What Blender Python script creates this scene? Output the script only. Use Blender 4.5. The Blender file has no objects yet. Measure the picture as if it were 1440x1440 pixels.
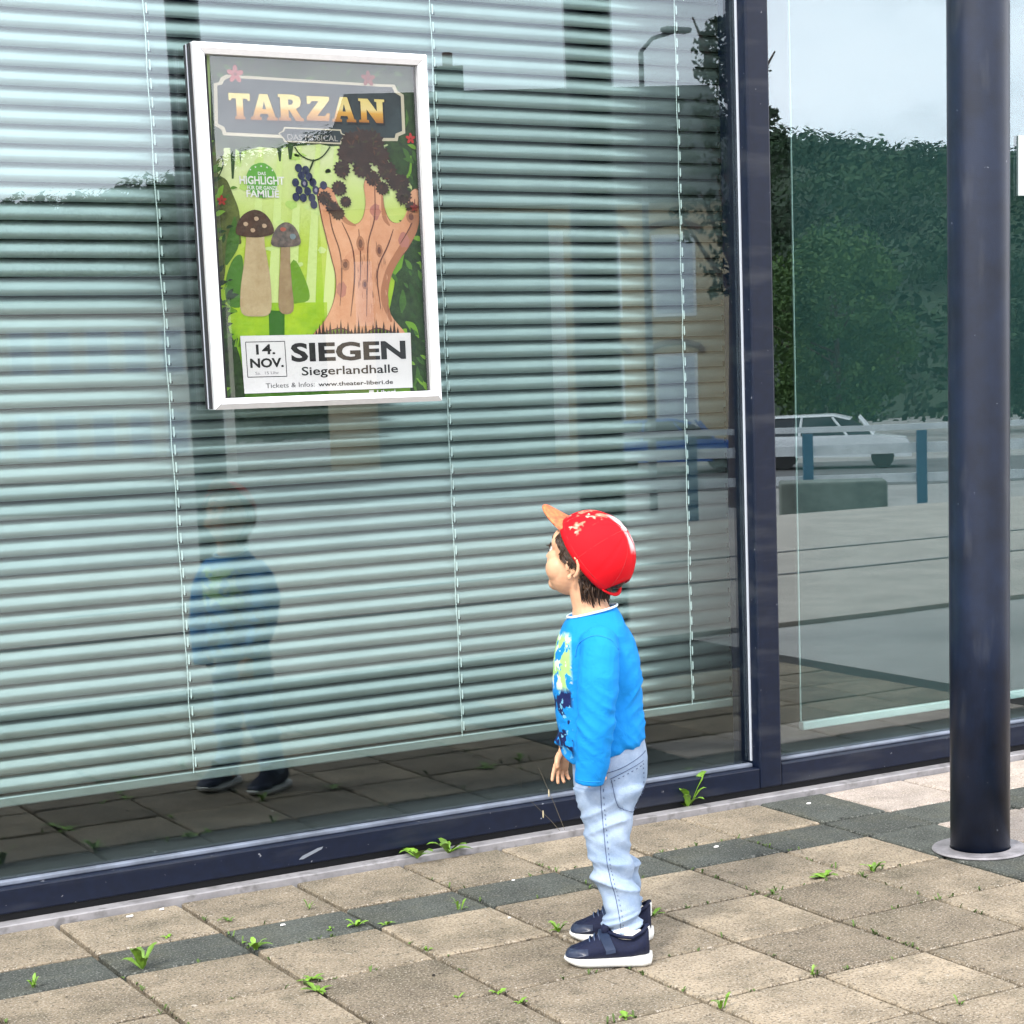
import bpy, bmesh, math, random
from mathutils import Vector, Matrix, noise
from mathutils.bvhtree import BVHTree
R = math.radians
random.seed(7)
scene = bpy.context.scene
col = scene.collection

# ------------------------------------------------------------------ camera
cam_d = bpy.data.cameras.new('camera')
cam = bpy.data.objects.new('camera', cam_d)
col.objects.link(cam)
scene.camera = cam
cam.matrix_world = Matrix(((0.857151, 0.108810, -0.503440, -1.2297),
                           (-0.513956, 0.116593, -0.849856, -4.5848),
                           (-0.033775, 0.987201, 0.155862, 1.2557),
                           (0, 0, 0, 1)))
cam_d.sensor_width = 36
cam_d.lens = 36 * 2772.5 / 1440
cam_d.shift_x = -100.5 / 1440
cam_d.shift_y = 243.4 / 1440
cam_d.clip_start = 0.05
cam_d.clip_end = 2000

# ------------------------------------------------------------------ sky and sun
SUN_EL, SUN_AZ = 44, 240          # azimuth measured from +Y clockwise
world = bpy.data.worlds.new('World')
scene.world = world
world.use_nodes = True
wn, wl = world.node_tree.nodes, world.node_tree.links
wn.clear()
wout = wn.new('ShaderNodeOutputWorld')
sky = wn.new('ShaderNodeTexSky')
sky.sky_type = 'NISHITA'
sky.sun_disc = False
sky.sun_elevation = R(SUN_EL)
sky.sun_rotation = R(SUN_AZ)
sky.air_density = 1.0
sky.dust_density = 2.5
bg1 = wn.new('ShaderNodeBackground')
bg1.inputs[1].default_value = 0.12
wl.new(sky.outputs[0], bg1.inputs[0])
bg2 = wn.new('ShaderNodeBackground')          # the cloud deck
tc = wn.new('ShaderNodeTexCoord')
mp = wn.new('ShaderNodeMapping')
mp.inputs['Scale'].default_value = (1.0, 1.0, 2.6)
wl.new(tc.outputs['Generated'], mp.inputs[0])
nz = wn.new('ShaderNodeTexNoise')
nz.inputs['Scale'].default_value = 3.2
nz.inputs['Detail'].default_value = 7
nz.inputs['Roughness'].default_value = 0.55
wl.new(mp.outputs[0], nz.inputs['Vector'])
rmp = wn.new('ShaderNodeValToRGB')
rmp.color_ramp.elements[0].position = 0.30
rmp.color_ramp.elements[0].color = (0.76, 0.80, 0.88, 1)
rmp.color_ramp.elements[1].position = 0.66
rmp.color_ramp.elements[1].color = (0.99, 0.985, 1.03, 1)
wl.new(nz.outputs['Fac'], rmp.inputs[0])
wl.new(rmp.outputs[0], bg2.inputs[0])
bg2.inputs[1].default_value = 3.2
cov = wn.new('ShaderNodeValToRGB')
cov.color_ramp.elements[0].position = 0.24
cov.color_ramp.elements[0].color = (0.45, 0.45, 0.45, 1)
cov.color_ramp.elements[1].position = 0.46
cov.color_ramp.elements[1].color = (0.96, 0.96, 0.96, 1)
wl.new(nz.outputs['Fac'], cov.inputs[0])
wmix = wn.new('ShaderNodeMixShader')
wl.new(cov.outputs[0], wmix.inputs[0])
wl.new(bg1.outputs[0], wmix.inputs[1])
wl.new(bg2.outputs[0], wmix.inputs[2])
wl.new(wmix.outputs[0], wout.inputs[0])

sun_d = bpy.data.lights.new('sun', 'SUN')
sun_d.energy = 2.9
sun_d.angle = R(8)
sun_d.color = (1.0, 0.95, 0.87)
sun = bpy.data.objects.new('sun', sun_d)
col.objects.link(sun)
to_sun = Vector((math.sin(R(SUN_AZ)) * math.cos(R(SUN_EL)), math.cos(R(SUN_AZ)) * math.cos(R(SUN_EL)), math.sin(R(SUN_EL))))
sun.rotation_euler = to_sun.to_track_quat('Z', 'Y').to_euler()

vs = scene.view_settings
scene.display_settings.display_device = 'sRGB'
vs.view_transform = 'Standard'
vs.look = 'None'
vs.gamma = 1
vs.use_curve_mapping = False
vs.exposure = 0.36
scene.cycles.max_bounces = 10
scene.cycles.transparent_max_bounces = 12


# ------------------------------------------------------------------ materials
def mat(name, color=(.5, .5, .5), rough=.6, metal=0.0, spec=.5, vary=0.0, scale=20, bump=0.0, bscale=60,
        coat=0.0, detail=5, rnd=0.0, coord='Object', sss=0.0, c2=None, lo=.35, hi=.65):
    m = bpy.data.materials.new(name)
    m.use_nodes = True
    n, l = m.node_tree.nodes, m.node_tree.links
    b = n['Principled BSDF']
    b.inputs['Base Color'].default_value = (*color, 1)
    b.inputs['Roughness'].default_value = rough
    b.inputs['Metallic'].default_value = metal
    b.inputs['Specular IOR Level'].default_value = spec
    if coat:
        b.inputs['Coat Weight'].default_value = coat
        b.inputs['Coat Roughness'].default_value = .12
    if sss:
        b.inputs['Subsurface Weight'].default_value = sss
        b.inputs['Subsurface Radius'].default_value = (.012, .005, .003)
        b.inputs['Subsurface Scale'].default_value = .5
    t = n.new('ShaderNodeTexCoord')
    vec = t.outputs[coord]
    if rnd:
        oi = n.new('ShaderNodeObjectInfo')
        ad = n.new('ShaderNodeVectorMath'); ad.operation = 'MULTIPLY_ADD'
        cb = n.new('ShaderNodeCombineXYZ')
        l.new(oi.outputs['Random'], cb.inputs[0]); l.new(oi.outputs['Random'], cb.inputs[1])
        l.new(cb.outputs[0], ad.inputs[0]); ad.inputs[1].default_value = (37, 53, 0)
        l.new(vec, ad.inputs[2])
        vec = ad.outputs[0]
    src = None
    if vary or c2:
        x = n.new('ShaderNodeTexNoise')
        x.inputs['Scale'].default_value = scale
        x.inputs['Detail'].default_value = detail
        x.inputs['Roughness'].default_value = .65
        l.new(vec, x.inputs['Vector'])
        r = n.new('ShaderNodeValToRGB')
        r.color_ramp.elements[0].position = lo
        r.color_ramp.elements[1].position = hi
        if c2:
            r.color_ramp.elements[0].color = (*color, 1)
            r.color_ramp.elements[1].color = (*c2, 1)
        else:
            r.color_ramp.elements[0].color = (*[c * (1 - vary) for c in color], 1)
            r.color_ramp.elements[1].color = (*[min(1, c * (1 + vary)) for c in color], 1)
        l.new(x.outputs['Fac'], r.inputs[0])
        src = r.outputs[0]
    if rnd:
        hs = n.new('ShaderNodeHueSaturation')
        mr = n.new('ShaderNodeMapRange')
        mr.inputs['To Min'].default_value = 1 - rnd
        mr.inputs['To Max'].default_value = 1 + rnd
        l.new(oi.outputs['Random'], mr.inputs['Value'])
        l.new(mr.outputs[0], hs.inputs['Value'])
        if src: l.new(src, hs.inputs['Color'])
        else: hs.inputs['Color'].default_value = (*color, 1)
        src = hs.outputs[0]
    if src: l.new(src, b.inputs['Base Color'])
    if bump:
        x2 = n.new('ShaderNodeTexNoise')
        x2.inputs['Scale'].default_value = bscale
        x2.inputs['Detail'].default_value = 6
        l.new(vec, x2.inputs['Vector'])
        bp = n.new('ShaderNodeBump')
        bp.inputs['Strength'].default_value = bump
        bp.inputs['Distance'].default_value = .01
        l.new(x2.outputs['Fac'], bp.inputs['Height'])
        l.new(bp.outputs[0], b.inputs['Normal'])
    return m


def slab_mat(name, base, speck_lo, speck_hi, rnd, moss):
    """exposed aggregate concrete: sand coloured matrix, dark and pale grit, blotches of dirt"""
    m = mat(name, base, .9, spec=.25, vary=.32, scale=7, rnd=rnd, bump=.34, bscale=170, lo=.3, hi=.7)
    n, l = m.node_tree.nodes, m.node_tree.links
    b = n['Principled BSDF']
    src = b.inputs['Base Color'].links[0].from_socket
    vec = [x for x in n if x.type == 'VECT_MATH'][0].outputs[0]
    def over(src, scale, p0, p1, colr, fac, kind='noise'):
        if kind == 'noise':
            x = n.new('ShaderNodeTexNoise'); x.inputs['Scale'].default_value = scale; x.inputs['Detail'].default_value = 4
            o = x.outputs['Fac']
        else:
            x = n.new('ShaderNodeTexVoronoi'); x.inputs['Scale'].default_value = scale; o = x.outputs['Distance']
        l.new(vec, x.inputs['Vector'])
        mr = n.new('ShaderNodeMapRange')
        mr.inputs['From Min'].default_value = p0; mr.inputs['From Max'].default_value = p1
        mr.inputs['To Max'].default_value = fac
        l.new(o, mr.inputs['Value'])
        mx = n.new('ShaderNodeMix'); mx.data_type = 'RGBA'
        l.new(mr.outputs[0], mx.inputs['Factor'])
        l.new(src, mx.inputs['A'])
        mx.inputs['B'].default_value = (*colr, 1)
        return mx.outputs['Result']
    src = over(src, 5, .50, .75, moss, .60)
    src = over(src, 26, .55, .70, moss, .45)
    src = over(src, 150, .52, .62, speck_lo, .58)
    src = over(src, 210, .57, .64, speck_hi, .62)
    src = over(src, 62, .64, .69, speck_lo, .75)
    src = over(src, 48, .68, .72, speck_hi, .5)
    l.new(src, b.inputs['Base Color'])
    return m


def glass_mat(name, tint, refl, gloss=(1, 1, 1)):
    m = bpy.data.materials.new(name)
    m.use_nodes = True
    n, l = m.node_tree.nodes, m.node_tree.links
    n.clear()
    out = n.new('ShaderNodeOutputMaterial')
    tr = n.new('ShaderNodeBsdfTransparent'); tr.inputs[0].default_value = (*tint, 1)
    gl = n.new('ShaderNodeBsdfGlossy'); gl.inputs['Roughness'].default_value = 0.0
    gl.inputs[0].default_value = (*gloss, 1)
    fc = n.new('ShaderNodeLayerWeight'); fc.inputs[0].default_value = .5
    lw = n.new('ShaderNodeMath'); lw.operation = 'POWER'; lw.inputs[1].default_value = 5
    l.new(fc.outputs['Facing'], lw.inputs[0])
    ma = n.new('ShaderNodeMath'); ma.operation = 'MULTIPLY_ADD'; ma.use_clamp = True
    ma.inputs[1].default_value = .9; ma.inputs[2].default_value = refl
    l.new(lw.outputs[0], ma.inputs[0])
    tx = n.new('ShaderNodeTexCoord')
    nz = n.new('ShaderNodeTexNoise'); nz.inputs['Scale'].default_value = .9; nz.inputs['Detail'].default_value = 1
    l.new(tx.outputs['Object'], nz.inputs['Vector'])
    bp = n.new('ShaderNodeBump'); bp.inputs['Strength'].default_value = .04; bp.inputs['Distance'].default_value = .012
    l.new(nz.outputs['Fac'], bp.inputs['Height'])
    l.new(bp.outputs[0], gl.inputs['Normal'])
    mx = n.new('ShaderNodeMixShader')
    l.new(ma.outputs[0], mx.inputs[0]); l.new(tr.outputs[0], mx.inputs[1]); l.new(gl.outputs[0], mx.inputs[2])
    l.new(mx.outputs[0], out.inputs[0])
    return m


M = {}
M['slab'] = slab_mat('paving_slab_concrete', (.210, .172, .122), (.026, .021, .016), (.44, .40, .34), .30, (.062, .056, .036))
M['slab_dark'] = slab_mat('dark_paving_concrete', (.058, .064, .056), (.014, .016, .016), (.22, .22, .20), .15, (.085, .085, .06))
M['slab_pale'] = slab_mat('pale_paving_concrete', (.34, .29, .25), (.17, .14, .115), (.62, .57, .50), .05, (.30, .25, .19))
M['bed'] = mat('joint_soil', (.016, .013, .010), .95, vary=.5, scale=40)
M['sill'] = mat('sill_metal', (.27, .26, .265), .55, metal=.3, vary=.18, scale=14, bump=.05)
M['navy'] = mat('navy_powder_coat', (.003, .0065, .019), .42, spec=.30, vary=.18, scale=35, bump=.03, bscale=600)
M['column'] = mat('navy_column_paint', (.004, .009, .024), .34, spec=.40, vary=.35, scale=9, bump=.10, bscale=420)
M['gasket'] = mat('pale_gasket', (.42, .45, .50), .5)
M['bead'] = mat('grey_blue_bead', (.13, .15, .19), .45, vary=.3, scale=9)  # paler than the frame: paints in the highlight line along the rail's ledge
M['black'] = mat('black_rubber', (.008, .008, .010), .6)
M['slat'] = mat('silver_slat_paint', (.33, .36, .355), .31, metal=.64, vary=.05, scale=6)
M['cord'] = mat('pale_blind_cord', (.72, .75, .74), .8)
M['hole'] = mat('dark_punched_hole', (.01, .012, .014), .8)
M['glass'] = glass_mat('tinted_facade_glass', (.87, .935, .925), .068, (.88, .94, 1.0))
M['glass2'] = glass_mat('coated_facade_glass', (.84, .93, .92), .150, (.90, .95, 1.0))  # mirror strength raised on this pane so the reflected sky looks brighter
M['cover'] = glass_mat('clear_cover_sheet', (.97, .97, .97), .055)
M['screen'] = mat('teal_screen_fabric', (.006, .034, .034), .85, vary=.15, scale=400)
M['screenbar'] = mat('pale_bottom_bar', (.62, .68, .66), .5)
M['room'] = mat('dark_room_surface', (.03, .03, .034), .8)
M['alu'] = mat('brushed_aluminium_frame', (.80, .80, .81), .34, metal=.55, vary=.04, scale=40)
M['render'] = mat('facade_render', (.42, .42, .41), .9, vary=.1, scale=3)
def overlay(m, scale, p0, p1, colr, fac, stretch=(1, 1, 1)):
    """specks, dust or scuffs on top of a material's own colour"""
    n, l = m.node_tree.nodes, m.node_tree.links
    b = n['Principled BSDF']
    t = n.new('ShaderNodeTexCoord'); mp_ = n.new('ShaderNodeMapping'); mp_.inputs['Scale'].default_value = stretch
    l.new(t.outputs['Object'], mp_.inputs[0])
    x = n.new('ShaderNodeTexNoise'); x.inputs['Scale'].default_value = scale; x.inputs['Detail'].default_value = 4
    l.new(mp_.outputs[0], x.inputs['Vector'])
    mr = n.new('ShaderNodeMapRange'); mr.inputs['From Min'].default_value = p0; mr.inputs['From Max'].default_value = p1; mr.inputs['To Max'].default_value = fac
    l.new(x.outputs['Fac'], mr.inputs['Value'])
    mx = n.new('ShaderNodeMix'); mx.data_type = 'RGBA'
    l.new(mr.outputs[0], mx.inputs['Factor'])
    if b.inputs['Base Color'].is_linked: l.new(b.inputs['Base Color'].links[0].from_socket, mx.inputs['A'])
    else: mx.inputs['A'].default_value = b.inputs['Base Color'].default_value
    mx.inputs['B'].default_value = (*colr, 1)
    l.new(mx.outputs['Result'], b.inputs['Base Color'])
    return m
overlay(M['column'], 55, .73, .76, (.22, .24, .28), .6)
overlay(M['column'], 14, .60, .80, (.06, .065, .075), .5, (1, 1, .25))
overlay(M['navy'], 48, .70, .74, (.26, .27, .30), .7)
overlay(M['navy'], 7, .52, .80, (.055, .058, .065), .6, (.3, 1, 2))
overlay(M['sill'], 30, .55, .70, (.10, .095, .09), .6)
M['scuff'] = mat('dull_scuff', (.16, .18, .21), .7)
M['collar_plate'] = mat('grey_base_plate', (.22, .21, .22), .6, metal=.2, vary=.3, scale=18, bump=.15, bscale=90)
M['leaf'] = mat('weed_leaf', (.115, .225, .018), .5, vary=.45, scale=30, rnd=.3)
M['stalk'] = mat('dry_grass', (.10, .085, .055), .8)
M['seed'] = mat('dry_seed_head', (.40, .34, .22), .8)
M['white'] = mat('white_scrap', (.75, .73, .70), .8)


# ------------------------------------------------------------------ helpers
def add(name, bm_or_me, material=None, parent=None, smooth=False, loc=None):
    me = bm_or_me
    if isinstance(bm_or_me, bmesh.types.BMesh):
        me = bpy.data.meshes.new(name)
        bmesh.ops.recalc_face_normals(bm_or_me, faces=bm_or_me.faces[:])
        bm_or_me.to_mesh(me)
        bm_or_me.free()
    if material and not me.materials: me.materials.append(material)
    if smooth:
        for p in me.polygons: p.use_smooth = True
    o = bpy.data.objects.new(name, me)
    col.objects.link(o)
    if parent: o.parent = parent
    if loc: o.location = loc
    return o


def empty(name, loc=(0, 0, 0), rz=0):
    o = bpy.data.objects.new(name, None)
    o.empty_display_size = .1
    col.objects.link(o)
    o.location = loc
    o.rotation_euler = (0, 0, rz)
    return o


def tag(o, label=None, cat=None, group=None, kind=None):
    if label: o['label'] = label
    if cat: o['category'] = cat
    if group: o['group'] = group
    if kind: o['kind'] = kind
    return o


def box(bm, x0, x1, y0, y1, z0, z1, bev=0):
    b2 = bmesh.new() if bev else bm
    vs_ = [b2.verts.new((x, y, z)) for x in (x0, x1) for y in (y0, y1) for z in (z0, z1)]
    for f in ((0, 1, 3, 2), (4, 6, 7, 5), (0, 4, 5, 1), (2, 3, 7, 6), (0, 2, 6, 4), (1, 5, 7, 3)):
        b2.faces.new([vs_[i] for i in f])
    if bev:
        bmesh.ops.recalc_face_normals(b2, faces=b2.faces[:])
        bmesh.ops.bevel(b2, geom=b2.edges[:], offset=bev, segments=2, affect='EDGES', profile=.5)
        me = bpy.data.meshes.new('tmp'); b2.to_mesh(me); b2.free(); bm.from_mesh(me); bpy.data.meshes.remove(me)
    return bm


def boxo(name, dims, material, parent=None, bev=0):
    return add(name, box(bmesh.new(), *dims, bev=bev), material, parent)


def loft(bm, rings, closed=True):
    rows = [[bm.verts.new(p) for p in r] for r in rings]
    for a, b in zip(rows, rows[1:]):
        k = len(a)
        for i in range(k):
            bm.faces.new((a[i], a[(i + 1) % k], b[(i + 1) % k], b[i]))
    if closed:
        bm.faces.new(rows[0][::-1]); bm.faces.new(rows[-1])
    return bm


def tube(bm, pts, rad, n=8, closed=True, flat=1.0):
    pts = [Vector(p) for p in pts]
    if not isinstance(rad, (list, tuple)): rad = [rad] * len(pts)
    rings = []
    ref = None
    for i, p in enumerate(pts):
        d = (pts[min(i + 1, len(pts) - 1)] - pts[max(i - 1, 0)]).normalized()
        if ref is None:
            ref = Vector((0, 0, 1)) if abs(d.z) < .9 else Vector((0, 1, 0))
        u = d.cross(ref)
        if u.length < 1e-5: u = d.orthogonal()
        u.normalize()
        v = u.cross(d).normalized()
        ref = v
        rings.append([p + (u * math.cos(t) + v * math.sin(t) * flat) * rad[i] for t in [2 * math.pi * k / n for k in range(n)]])
    return loft(bm, rings, closed)


def ellipsoid(bm, c, r, rot=None, n=24, m=14):
    rings = []
    for j in range(1, m):
        t = math.pi * j / m
        ring = []
        for i in range(n):
            a = 2 * math.pi * i / n
            p = Vector((r[0] * math.sin(t) * math.cos(a), r[1] * math.sin(t) * math.sin(a), r[2] * math.cos(t)))
            if rot: p = rot @ p
            ring.append(Vector(c) + p)
        rings.append(ring)
    return loft(bm, rings)


def remesh(bm, voxel, smooth_it=4, name='tmp', fac=.5):
    me = bpy.data.meshes.new(name)
    bmesh.ops.recalc_face_normals(bm, faces=bm.faces[:])
    bm.to_mesh(me); bm.free()
    o = bpy.data.objects.new(name, me)
    col.objects.link(o)
    md = o.modifiers.new('r', 'REMESH'); md.mode = 'VOXEL'; md.voxel_size = voxel
    if smooth_it:
        ms = o.modifiers.new('s', 'SMOOTH'); ms.iterations = smooth_it; ms.factor = fac
    vl = scene.view_layers[0]
    dg = bpy.context.evaluated_depsgraph_get()
    res = bpy.data.meshes.new_from_object(o.evaluated_get(dg))
    bpy.data.objects.remove(o)
    bpy.data.meshes.remove(me)
    return res


def spline(pts, n=6, loop=False):
    out = []
    N = len(pts)
    for i in range(N if loop else N - 1):
        if loop: p0, p1, p2, p3 = pts[i - 1], pts[i], pts[(i + 1) % N], pts[(i + 2) % N]
        else: p0, p1, p2, p3 = pts[max(0, i - 1)], pts[i], pts[i + 1], pts[min(N - 1, i + 2)]
        for k in range(n):
            t = k / n
            out.append(tuple(.5 * (2 * p1[q] + (p2[q] - p0[q]) * t + (2 * p0[q] - 5 * p1[q] + 4 * p2[q] - p3[q]) * t * t + (3 * p1[q] - p0[q] - 3 * p2[q] + p3[q]) * t ** 3) for q in range(len(p1))))
    if not loop: out.append(pts[-1])
    return out


# ------------------------------------------------------------------ ground and paving
def ground_z(x, y):
    d = max(0.0, -y - 9)
    return -1.55 * min(1, d / 14) ** 1.2

bm = bmesh.new()
xs = [-900, -300, -100, -40, -15, 0, 5, 10, 15, 20, 30, 45, 70, 120, 300, 900]
ys = [30, 4, 0, -4, -9, -11, -13, -15, -17, -20, -23, -28, -40, -60, -100, -300, -900]
gv = {}
for i, x in enumerate(xs):
    for j, y in enumerate(ys):
        gv[i, j] = bm.verts.new((x, y, ground_z(x, y) - .03))
for i in range(len(xs) - 1):
    for j in range(len(ys) - 1):
        bm.faces.new((gv[i, j], gv[i + 1, j], gv[i + 1, j + 1], gv[i, j + 1]))
M['ground'] = mat('pale_asphalt', (.26, .25, .235), .9, vary=.2, scale=.6, bump=.1, bscale=40)
tag(add('ground', bm, M['ground']), kind='structure')

pav = add('pavement', box(bmesh.new(), -1.45, 4.0, -3.12, .0, -.034, -.018), M['bed'])
tag(pav, kind='structure')
xe = [-1.2, -.9, -.6, -.3, 0, .304, .610, .910, 1.203, 1.487, 1.780, 2.063, 2.297, 2.60, 2.90, 3.20, 3.5, 3.8]
ye = [0, -.307, -.504, -.805, -1.106, -1.408, -1.708, -2.01, -2.31, -2.61]
slab_cache = {}
def slab_mesh(w, d, material):
    k = (round(w, 3), round(d, 3), material.name)
    if k in slab_cache: return slab_cache[k]
    b = bmesh.new()
    g, c = .0060, .0040
    w2, d2 = w / 2 - g, d / 2 - g
    rr = random.Random(str(k))
    def ring(ix, z, wob):
        pts = []
        nx, ny = 8, 8
        for i in range(nx): pts.append((-w2 + 2 * w2 * i / nx, -d2))
        for i in range(ny): pts.append((w2, -d2 + 2 * d2 * i / ny))
        for i in range(nx): pts.append((w2 - 2 * w2 * i / nx, d2))
        for i in range(ny): pts.append((-w2, d2 - 2 * d2 * i / ny))
        sx, sy = (w2 - ix) / w2, (d2 - ix) / d2
        return [b.verts.new((x * sx + wob * rr.uniform(-1, 1), y * sy + wob * rr.uniform(-1, 1), z)) for x, y in pts]
    a, e, f = ring(0, -.026, 0), ring(.0003, -c, .0008), ring(c, 0, .0012)
    for p, q in ((a, e), (e, f)):
        for i in range(len(p)):
            b.faces.new((p[i], p[(i + 1) % len(p)], q[(i + 1) % len(p)], q[i]))
    b.faces.new(f)
    me = bpy.data.meshes.new('paving_slab')
    bmesh.ops.recalc_face_normals(b, faces=b.faces[:])
    b.to_mesh(me); b.free()
    me.materials.append(material)
    slab_cache[k] = me
    return me
for i in range(len(xe) - 1):
    for j in range(len(ye) - 1):
        if ye[j] < -1.9 and xe[i] > 1.4: continue
        dark = (j == 1 and xe[i] < 2.05) or (abs(xe[i] - 2.063) < .01) or (j == 1 and xe[i] > 2.2)
        pale = (j == 0 and xe[i] > 2.2) or (j == 2 and xe[i] > 2.2)
        w, d = xe[i + 1] - xe[i], ye[j] - ye[j + 1]
        o = add('paving_slab', slab_mesh(w, d, M['slab_dark' if dark else 'slab_pale' if pale else 'slab']), None, pav)
        o.location = ((xe[i] + xe[i + 1]) / 2, (ye[j] + ye[j + 1]) / 2, random.uniform(-.0018, .0012))
        o.rotation_euler = (random.uniform(-.004, .004), random.uniform(-.004, .004), random.uniform(-.004, .004))
        if dark and random.random() < .0: pass

# ------------------------------------------------------------------ the building
fac = empty('glass_facade', (0.8, .05, 0))
tag(fac, 'navy framed glass shop front with two big panes behind the paving', 'building')
FO = Vector((0.8, .05, 0))
def fbox(name, dims, m, parent=fac, bev=0):
    x0, x1, y0, y1, z0, z1 = dims
    return boxo(name, (x0 - .8, x1 - .8, y0 - .05, y1 - .05, z0, z1), m, parent, bev)
fbox('sill', (-3, 6, .002, .048, -.02, .016), M['sill'], bev=.003)
fbox('bottom_rail', (-3, 2.111, .052, .16, .030, .092), M['navy'], bev=.004)
fbox('bottom_rail', (2.191, 6, .052, .16, .030, .096), M['navy'], bev=.004)
fbox('plinth', (-3, 6, .075, .15, -.02, .029), M['black'])
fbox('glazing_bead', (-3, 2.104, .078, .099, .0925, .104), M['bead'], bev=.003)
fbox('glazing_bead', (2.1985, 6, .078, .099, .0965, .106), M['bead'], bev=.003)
fbox('mullion', (2.112, 2.190, .050, .19, .030, 3.6), M['navy'], bev=.006)
fbox('gasket', (2.1085, 2.1112, .090, .0985, .1085, 3.5), M['gasket'])
fbox('gasket', (2.1915, 2.197, .075, .099, .111, 3.5), M['black'])
fbox('window_pane', (-2.96, 2.111, .100, .106, .093, 3.5), M['glass'])
fbox('window_pane', (2.191, 5.96, .100, .106, .097, 3.5), M['glass2'])
fbox('mullion', (-3.08, -3.0, .050, .19, .030, 3.6), M['navy'], bev=.006)
fbox('mullion', (6.0, 6.08, .050, .19, .030, 3.6), M['navy'], bev=.006)
fbox('upper_wall', (-9, 12, .05, .45, 3.605, 6.5), M['render'])
fbox('side_wall', (-9, -3.085, .05, .45, 0, 3.6), M['render'])
fbox('side_wall', (6.085, 12, .05, .45, 0, 3.6), M['render'])
# scratch on the bottom rail
bm = bmesh.new()
x0_, x1_ = 0.648, 0.717
lo_v = [bm.verts.new((x, .0512, z)) for x, z in ((x0_, .046), (x0_ + .012, .0455), (x1_ - .004, .064), (x1_, .070), (x1_ - .016, .068), (x0_ + .010, .054))]
hi_v = [bm.verts.new((v.co.x, .0519, v.co.z)) for v in lo_v]
bm.faces.new(lo_v); bm.faces.new(hi_v[::-1])
sc_ = add('paint_scratch', bm, M['scuff'], fac)
sc_.location = (-.8, -.05, 0)
# inside
rm = add('room', box(bmesh.new(), -3, 6, .62, 5, -.04, .005), M['room'])
tag(rm, kind='structure')
boxo('room_wall', (-3, 6, 5.0, 5.1, 0, 3.6), M['room'], rm)
boxo('room_wall', (-3.05, -3.001, .2, 5.0, 0, 3.6), M['room'], rm)
boxo('room_wall', (6.001, 6.05, .2, 5.0, 0, 3.6), M['room'], rm)
boxo('room_ceiling', (-3, 6, .2, 5.0, 3.5, 3.6), M['room'], rm)
boxo('inner_ledge', (-3, 6, .165, .6, -.04, .085), M['room'], rm)

# venetian blind
BX0, BX1 = -2.2, 2.138
blind = empty('venetian_blind', (.5, .21, .26))
tag(blind, 'silver venetian blind with closed horizontal slats behind the left pane', 'blind')
def slat_mesh():
    b = bmesh.new()
    prof = []
    N = 9
    for i in range(N):
        t = i / (N - 1) * 2 - 1
        zz = t * .0210
        prof.append((-(.0100 * (1 - t * t)) + .0072 * t, zz))    # bulges out, lower edge nearer the street
    segs = 10
    rows = []
    for k in range(segs + 1):
        x = BX0 + (BX1 - BX0) * k / segs - .5
        sag = -.0010 * math.sin(k * 2.3)
        outer = [b.verts.new((x, y, z + sag)) for y, z in prof]
        inner = [b.verts.new((x, y + .0009, z + sag)) for y, z in prof]
        rows.append(outer + inner[::-1])
    for a, c in zip(rows, rows[1:]):
        n = len(a)
        for i in range(n): b.faces.new((a[i], c[i], c[(i + 1) % n], a[(i + 1) % n]))
    b.faces.new(rows[0]); b.faces.new(rows[-1][::-1])
    me = bpy.data.meshes.new('slat')
    bmesh.ops.recalc_face_normals(b, faces=b.faces[:])
    b.to_mesh(me); b.free()
    for p in me.polygons: p.use_smooth = True
    me.materials.append(M['slat'])
    return me
slat_variants = [slat_mesh() for _ in range(1)]
PITCH = .0442
NS = 54
for k in range(NS):
    o = add('slat', slat_variants[0], None, blind)
    o.location = (0, random.uniform(-.0006, .0006), .312 + k * PITCH - .26 + random.uniform(-.0005, .0005))
    o.rotation_euler = (random.uniform(-.035, .035) + .02, 0, random.uniform(-.0003, .0003))
bmr = box(bmesh.new(), BX0 - .5, BX1 - .5, -.014, .012, -.002, .024, bev=.004)
add('bottom_rail', bmr, M['slat'], blind)
boxo('head_rail', (BX0 - .5, BX1 - .5, -.02, .03, .312 + NS * PITCH - .26, .312 + NS * PITCH - .2), M['slat'], blind)
for cx, edge in ((-.33, 0), (.432, 0), (1.206, 0), (1.971, 0), (2.112, 1)):
    b, h = bmesh.new(), bmesh.new()
    if not edge:
        tube(b, [(cx - .5 + .0015 * math.sin(i * 1.7), -.0175, .02 + i * .06) for i in range(int(NS * PITCH / .06))], .0011, 5)
        for k in range(NS):
            z = .312 + k * PITCH - .26
            box(b, cx - .5 + .006, cx - .5 + .0095, -.0155, -.0125, z - .016, z + .008)
            box(h, cx - .5 + .0025, cx - .5 + .005, -.0150, -.0120, z - .019, z - .013)
            box(h, cx - .5 + .0105, cx - .5 + .013, -.0150, -.0120, z - .019, z - .012)
        add('ladder_cord', b, M['cord'], blind)
    else:
        b.free()
        for k in range(NS):
            z = .312 + k * PITCH - .26
            box(h, cx - .5, cx - .5 + .004, -.0150, -.0118, z - .020, z - .006)
    ho = add('cord_hole', h, M['hole'], blind)
    ho['kind'] = 'stuff'

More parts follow.
